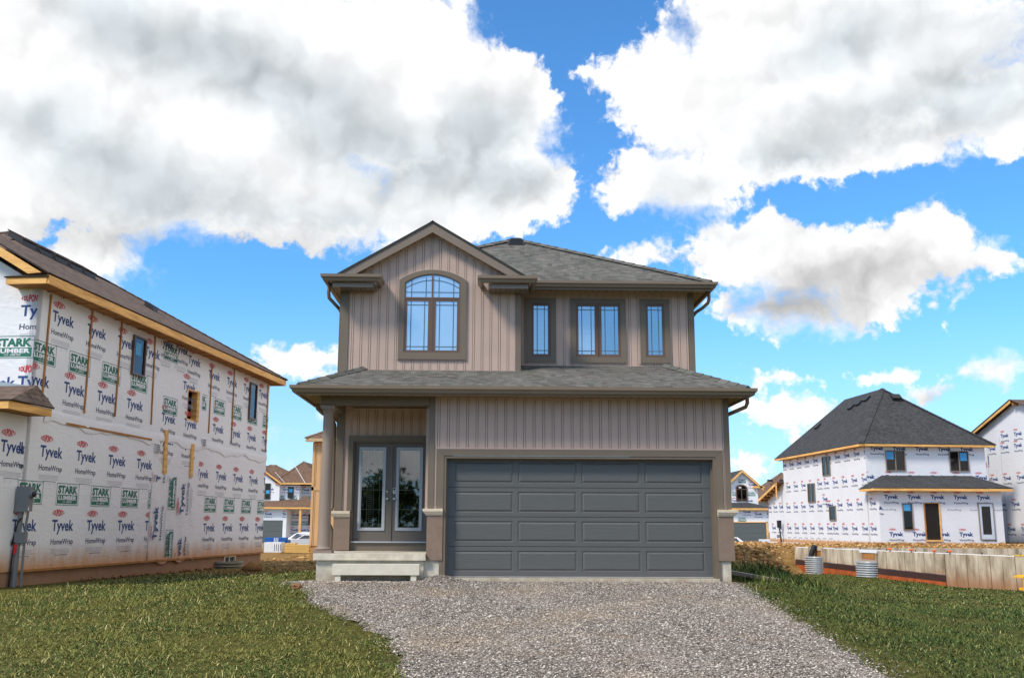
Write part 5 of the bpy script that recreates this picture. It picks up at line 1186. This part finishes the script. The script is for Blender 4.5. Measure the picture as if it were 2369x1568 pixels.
# gable house, right gap
B3=thing('unfinished_house',(25.7,118,-1),0,'distant wrapped house with gable and arched window above a grey garage door','house')
def f(mb):
    mb.prism([(-2.6,0,4.2),(3.2,0,4.2),(3.2,0,6.6),(1.35,0,8.25),(-2.6,0,5.3)],(0,8,0),WRAPF)
    cl=[((3.2,6.55,0),(.66,.75,0)),((-.5,6.7,0),(-.66,.75,0))]
    printed(mb,[('B',5.95,.15,2.6,1),('B',5.95,1.95,2.6,1),('A',5.05,.1,1.6,3),('A',6.9,2.1,1.5,1),('A',6.8,-.9,1.5,1)],[(-2,3.18,4.4,7.9)],FB(0),far=1)
    printed(mb,[('B',7.45,.9,2.6,1),],[(-2,3.18,4.4,7.9)],FB(0),far=1)
one('wrapped_wall',B3,f)
def f(mb):
    mb.box(-4,4.0,-2.,0,2.45,3.85,WRAPF); mb.box(3.72,4.0,-2.,0,0,2.45,WRAPF)
    printed(mb,[('A',3.75,.9,1.5,1),('A',3.5,2.2,1.5,1),('A',3.5,3.6,1.5,1),('B',3.,.3,1.5,1)],[(-2,3.98,2.45,3.85)],FB(-2),far=1)
one('garage_wall',B3,f)
one('roof',B3,lambda mb:(mb.roof([(3.7,-.5,6.35),(3.7,8,6.35),(1.35,8,8.5),(1.35,-.5,8.5)],SH_DARK),mb.roof([(-2.6,8,4.95),(-2.6,-.5,4.95),(1.35,-.5,8.5),(1.35,8,8.5)],SH_DARK)))
one('rake_board',B3,lambda mb:(mb.prism([(3.75,-.5,6.1),(3.75,-.5,6.4),(1.35,-.5,8.5),(1.35,-.5,8.2)],(0,.1,0),WOOD),mb.prism([(-1.6,-.5,5.6),(-1.6,-.5,5.9),(1.35,-.5,8.5),(1.35,-.5,8.2)],(0,.1,0),WOOD),mb.box(2.6,3.85,-.5,0,6.38,6.6,WOOD)))
one('porch_roof',B3,lambda mb:(mb.roof([(-4,-2.6,4.05),(4.5,-2.6,4.05),(2.2,0,4.7),(-4,0,4.7)],SH_DARK),mb.roof([(4.5,-2.6,4.05),(4.5,1,4.05),(2.2,0,4.7)],SH_DARK),mb.box(-4,4.45,-2.6,-2.52,3.82,4.02,WOOD)))
one('garage_casing',B3,lambda mb:(mb.box(3.5,3.72,-2.06,-2,0,2.5,WOOD),mb.box(-4,3.72,-2.06,-2,2.4,2.5,WOOD)))
one('stucco_pier',B3,lambda mb:mb.box(3.78,4.45,-2.15,-1.5,0,1.3,STUCCO)); one('stone_band',B3,lambda mb:mb.box(3.72,4.5,-2.2,-1.5,1.3,1.48,STONE))
gdoor_far(B3,-3.5,3.5,0,2.4,-1.97)
def f(mb):
    O=[(.6,4.85),(1.95,4.85)]+arcpts(.6,1.95,6.5,6.8,10); I=[(.72,4.97),(1.83,4.97)]+arcpts(.72,1.83,6.4,6.68,10); mb.ring(O,I,-.1,0,BROWNF)
    mb.box(1.24,1.31,-.09,0,4.97,6.65,BROWNF); mb.box(.7,1.85,-.09,0,6.2,6.28,BROWNF)
w3=one('window',B3,f); one('pane',w3,lambda mb:mb.poly([(x,-.04,z) for x,z in [(.7,4.95),(1.85,4.95)]+arcpts(.7,1.85,6.42,6.7,10)],GLASSS)); one('backing',w3,lambda mb:mb.prism([(x,-.02,z) for x,z in [(.7,4.95),(1.85,4.95)]+arcpts(.7,1.85,6.42,6.7,10)],(0,.01,0),DARK))
one('sticker',w3,lambda mb:mb.box(.95,1.25,-.06,-.05,6.38,6.52,PAPER))
# brown-roofed finished house behind
B4=thing('finished_house',(33,135,-1),0,'distant finished house with pale lap siding and brown roof, partly behind the gable house','house')
LAPS=mat('lap_siding_pale',srgb(212,212,208),.6,.04)
def f(mb):
    mb.box(0,9,0,9,0,5.5,LAPS)
    for k in range(26): mb.box(0,9,-.03,0,k*.21+.02,k*.21+.17,LAPS)
one('siding',B4,f)
one('roof',B4,lambda mb:(hip(mb,-.5,9.5,-.5,9.5,5.6,.75,SH_BR2),hip(mb,-.6,5.2,-3,6,5.55,.85,SH_BR2)))
one('gutter',B4,lambda mb:mb.box(-.6,5.2,-3.05,-2.95,5.4,5.58,LAPS))
for x in (1.4,3.0,4.0): one('roof_vent',B4,lambda mb:mb.box(x,x+.6,-.4,.2,7.9,8.15,BLACK))
one('porch_roof',B4,lambda mb:(mb.roof([(1.,-2.5,2.6),(4,-2.5,3.6),(4,0,3.8),(1.,0,3.0)],SH_DARK),mb.box(1.1,4,-2.4,0,2.2,2.6,SH_DARK)))
fe=thing('wooden_fence',(34.2,128,-1),0,'short orange wooden fence between the distant houses','fence')
for k in range(8): one('fence_board',fe,lambda mb:mb.box(-.6+k*.22,-.42+k*.22,0,.04,0,2.+.03*math.sin(k),mat('fence_stain',srgb(206,126,34),.7)))
one('fence_rail',fe,lambda mb:mb.box(-.6,1.15,-.05,0,1.4,1.5,mat('fence_stain',(.5,.2,.02))))
# ================================================================ CARS
CARW=mat('car_paint_white',srgb(226,228,232),.25,.02,spec=.6); CARG=mat('car_glass',srgb(40,52,58),.08,.1,spec=.8); TYRE=mat('tyre',srgb(28,28,28),.85); RIM=mat('rim',srgb(150,152,156),.35,metal=.6); TAIL=mat('tail_lamp',srgb(196,24,26),.25)
def car(name,loc,rz,label,cat='car',kind=0,k=1.):
    o=thing(name,loc,rz,label,cat)
    P={0:[(-2.3,.45),(-2.32,.8),(-2.2,1.0),(-1.3,1.12),(-.55,1.56),(.3,1.66),(1.5,1.62),(2.05,1.2),(2.28,1.05),(2.33,.6),(2.25,.4)],
       1:[(-2.25,.4),(-2.3,.72),(-2.1,.9),(-1.25,1.0),(-.5,1.42),(.35,1.50),(1.3,1.42),(1.95,1.08),(2.2,.98),(2.25,.55),(2.2,.38)]}[kind]
    def f(mb):
        n=len(P); V=[]
        for y,sc in ((-.90,0),(-.80,1),(.80,1),(.90,0)):
            for x,z in P: zz=z if z<1.05 else (1.05+(z-1.05)*(1.0 if sc else .0)); V.append((x*(1 if z<1.05 else (1 if sc else 1)),y if z<1.05 else (y if sc==0 else y*.86),zz))
        F_=[tuple(range(n)),tuple(range(3*n,4*n))[::-1]]
        for a in range(3):
            for i in range(n): j=(i+1)%n; F_.append((a*n+i,(a+1)*n+i,(a+1)*n+j,a*n+j))
        mb.add(V,F_,CARW,smooth=False)
    one('body',o,f)
    h=1.57 if kind==0 else 1.40
    for s_ in (-1,1):
        one('side_window',o,lambda mb:mb.add([(-1.05,s_*.905,1.07),(1.75,s_*.905,1.08),(1.35,s_*.745,h-.02),(-.5,s_*.745,h-.04)],[(0,1,2,3)],CARG))
    one('windscreen',o,lambda mb:mb.add([(-1.32,-.72,1.14),(-1.32,.72,1.14),(-.6,.62,h-.02),(-.6,-.62,h-.02)],[(0,1,2,3)],CARG))
    one('rear_window',o,lambda mb:mb.add([(2.06,-.68,1.24),(2.06,.68,1.24),(1.60,.6,h),(1.60,-.6,h)],[(0,3,2,1)],CARG))
    for x in (-1.45,1.4):
        for s_ in (-1,1):
            w=one('wheel',o,lambda mb:mb.tube([(x,s_*.72,.33),(x,s_*.93,.33)],.33,TYRE,20)); one('rim',w,lambda mb:mb.tube([(x,s_*.93,.33),(x,s_*.94,.33)],.21,RIM,12))
    for s_ in (-1,1):
        one('tail_lamp',o,lambda mb:mb.box(2.12,2.335,s_*.62-.12,s_*.62+.28*s_-(-.12 if s_<0 else .12)+.12,.92,1.08,TAIL)); one('headlight',o,lambda mb:mb.box(-2.335,-2.1,s_*.7-.12,s_*.7+.12,.72,.88,SILVER))
    one('bumper',o,lambda mb:mb.box(2.2,2.36,-.85,.85,.35,.55,BLACK))
    return o
car('parked_car',(-20.6,101,-1.42),-12,'white estate car parked furthest left, in front of the distant grey garage door',kind=0)
car('parked_car',(-18.5,92,-1.32),28,'silver-white hatchback with red tail lamps, just behind the lumber piles',kind=1)
car('parked_car',(21.6,104,-1.75),-4,'white car whose rear shows beside the right side of the taupe house',kind=0)
pk=thing('pickup_truck',(26.2,103,-1.45),0,'white pickup truck tail with red lamp near the meter post','pickup truck')
one('cargo_bed',pk,lambda mb:(mb.box(-.85,1.05,-1.,1.0,.55,1.15,CARW),)); one('cab',pk,lambda mb:mb.prism([(1.05,-.9,.55),(1.05,-.9,1.75),(2.6,-.9,1.75),(3.2,-.9,1.1),(4.4,-.9,1.05),(4.5,-.9,.5)],(0,1.8,0),CARW))
one('tail_lamp',pk,lambda mb:mb.box(.62,.88,-1.04,-.9,.62,1.08,TAIL))
for x in (0.2,3.6): one('wheel',pk,lambda mb:mb.tube([(x,-1.02,.38),(x,-.7,.38)],.38,TYRE,18))
# ================================================================ BUILDING MATERIALS BETWEEN THE HOUSES
LUM=mat('pack_lumber',srgb(228,186,108),.75,.18,4.,stretch=(.3,1,8))
lp=thing('lumber_pile',(-11.55,56,-.56),8,'loosely stacked pile of yellow lumber beside the tan house','lumber pile')
for k in range(8):
    for j in range(3):
        one('plank',lp,lambda mb:mb.box(-.43+rng.uniform(-.04,.04)+.0*k,.43+rng.uniform(-.03,.06),-.3+j*.32,-.01+j*.32,.02+k*.055,.02+k*.055+.045,LUM))
lb=thing('lumber_bundle',(-12.55,58,-.58),0,'squared bundle of lumber standing half behind the blue-wrapped pack','lumber pile')
for k in range(6): one('plank',lb,lambda mb:mb.box(-.32+.02*(k%2),.28,-.4,.4,.02+k*.085,.02+k*.085+.07,LUM))
bp=thing('wrapped_pack',(-14.2,62,-.6),4,'blue-wrapped pack of building boards with three white stripes','building materials')
one('wrapping',bp,lambda mb:(mb.box(-.75,.5,-.5,.5,.1,.80,mat('blue_wrap',srgb(34,98,182),.45,.15,3.)),mb.box(.5,.66,-.45,.5,.1,.66,mat('blue_wrap',(0,0,0)))))
for k in range(3): one('stripe',bp,lambda mb:mb.box(.0+k*.1-.2,.05+k*.1-.2,-.506,-.5,.25,.78,PAPER))
one('skid',bp,lambda mb:(mb.box(-.7,.6,-.45,.45,.0,.09,LUM)))
wp=thing('wrapped_pack',(-13.0,56,-.58),0,'low white-wrapped pack with dark lettering on its end, beside the left house','building materials')
one('wrapping',wp,lambda mb:(mb.box(-.5,.43,-.45,.45,.06,.60,mat('white_wrap',srgb(226,228,230),.5,.06,6.,.6,9.)),*[mb.box(.05+k*.11,.08+k*.11,-.456,-.45,.12+.03*(k%2),.5,INKK) for k in range(4)]))
one('skid',wp,lambda mb:mb.box(-.48,.4,-.42,.42,.0,.06,LUM))
# downspout extension lying on the grass beside the house
dx=thing('drain_extension',(4.05,19.1,.0),0,'dark downspout extension lying in the grass at the house corner','drain pipe')
one('pipe_body',dx,lambda mb:mb.beam((.0,.3,.13),(.95,-.1,-.02),.09,.07,GUTTER))
# clods of dug earth
def rubble(n=26000):
    X=np.concatenate([rng.uniform(4.5,34,n),rng.uniform(-10.5,-3.8,n//18)]); Y=np.concatenate([rng.uniform(25,62.5,n),rng.uniform(24,54,n//18)])
    keep=(grass_mask(X,Y)<.6)&~((Y<49.3)&(X>13.6+(48.7-Y)*.24-.9))&~((X<-8.2)&(Y<38)); X,Y=X[keep],Y[keep]; n=len(X)
    r=rng.gamma(2,.014,n)+.01; b=np.array([(1,0,0),(-1,0,0),(0,1,0),(0,-1,0),(0,0,.6),(0,0,-.4)],float)
    V=b[None]*(1+rng.uniform(-.4,.4,(n,6,3)))*r[:,None,None]*1.3; a=rng.uniform(0,6.28,n); c,s_=np.cos(a)[:,None],np.sin(a)[:,None]
    x=V[:,:,0]*c-V[:,:,1]*s_; y=V[:,:,0]*s_+V[:,:,1]*c; V[:,:,0]=x+X[:,None]; V[:,:,1]=y+Y[:,None]; V[:,:,2]+=(H(X,Y)+r*.2-.02)[:,None]
    f=np.array([(0,2,4),(2,1,4),(1,3,4),(3,0,4),(2,0,5),(1,2,5),(3,1,5),(0,3,5)]); F_=(f[None]+np.arange(n)[:,None,None]*6).reshape(-1,3)
    bulk('loose_earth',V.reshape(-1,3),F_,island_mat('earth_crumbs',[(0,srgb(104,74,42)),(.4,srgb(156,116,68)),(.75,srgb(190,146,92)),(1,srgb(214,176,122))]),dict(label='loose crumbs of dug brown earth between and behind the houses',cat='earth',kind='stuff'))
rubble()
CLOD=mat('clay_clod',srgb(128,92,64),.95,.3,9.,.6,30.)
def clod(x,y,r,label,grp):
    z=float(H(np.array(x),np.array(y))); o=one('earth_clod',None,lambda mb:None)
    me=o.data; bm=bmesh.new(); bmesh.ops.create_icosphere(bm,subdivisions=2,radius=r)
    for v in bm.verts: v.co*= 1+rng.uniform(-.22,.22); v.co.z*=.6
    bm.to_mesh(me); bm.free(); me.materials.append(CLOD); o.location=(x,y,z+r*.2); tag(o,label,'clod',grp)
clod(-3.62,17.3,.09,'reddish clod of earth on the left edge of the gravel, below the porch',None)
for i in range(22):
    u=.15+rng.uniform(0,.2); v=2.2+i*.36+rng.uniform(-.1,.1); p=Lw(u,v,0); clod(p[0],p[1],float(rng.uniform(.05,.11)),'small orange clod in the row along the left house foundation','clods along the left foundation')
# ================================================================ TREES BEHIND THE VIEWER (seen in the door glass)
LEAF=island_mat('tree_leaf',[(0,srgb(30,48,20)),(.5,srgb(52,78,32)),(1,srgb(92,112,52))],rough=.7); BARK=mat('bark',srgb(86,72,58),.9,.2)
def tree(x,y,h,w,label,grp,seed):
    r=np.random.default_rng(seed); z0=float(H(np.array(x),np.array(y))); o=thing('leafy_tree',(x,y,z0),0,label,'tree',grp)
    one('trunk',o,lambda mb:(mb.tube([(0,0,-.2),(.05,0,h*.3),(0,.05,h*.6),(.1,0,h*.85)],[.2,.15,.09,.03],BARK,8),*[mb.tube([(0,0,h*(.25+.1*k)),(w*.3*math.cos(k*2.2),w*.3*math.sin(k*2.2),h*(.4+.1*k))],[.07,.02],BARK,6) for k in range(5)]))
    n=2600; c=r.normal(0,1,(26,3)); c/=np.linalg.norm(c,axis=1)[:,None]; c=c*np.array([w*.38,w*.38,h*.30])*r.uniform(.4,1,(26,1))+np.array([0,0,h*.62])
    p=c[r.integers(0,26,n)]+r.normal(0,.11*w,(n,3)); s_=r.uniform(.14,.34,n)*(.6+w*.08); q=r.normal(0,1,(n,3,3))*s_[:,None,None]*.8
    V=(p[:,None,:]+q).reshape(-1,3); F_=np.arange(n*3).reshape(-1,3)
    k=bulk('crown',V,F_,LEAF,{}); k.parent=o
tree(-12.6,-19,9.5,5.5,'tall leafy tree behind the viewer, nearest the driveway',None,1)
for i,(x,y,h,w) in enumerate(((-27,-58,8,8),(-20,-56,6.5,7),(-14,-60,6,8),(-8,-57,6.5,7),(-2,-60,5.5,8),(5,-58,7,8),(13,-60,6.5,8),(22,-58,8,9),(-36,-55,10,9),(32,-56,9,9))): tree(x,y,h,w,'tree in the row across the street behind the viewer','trees across the street',i+5)
#PART4
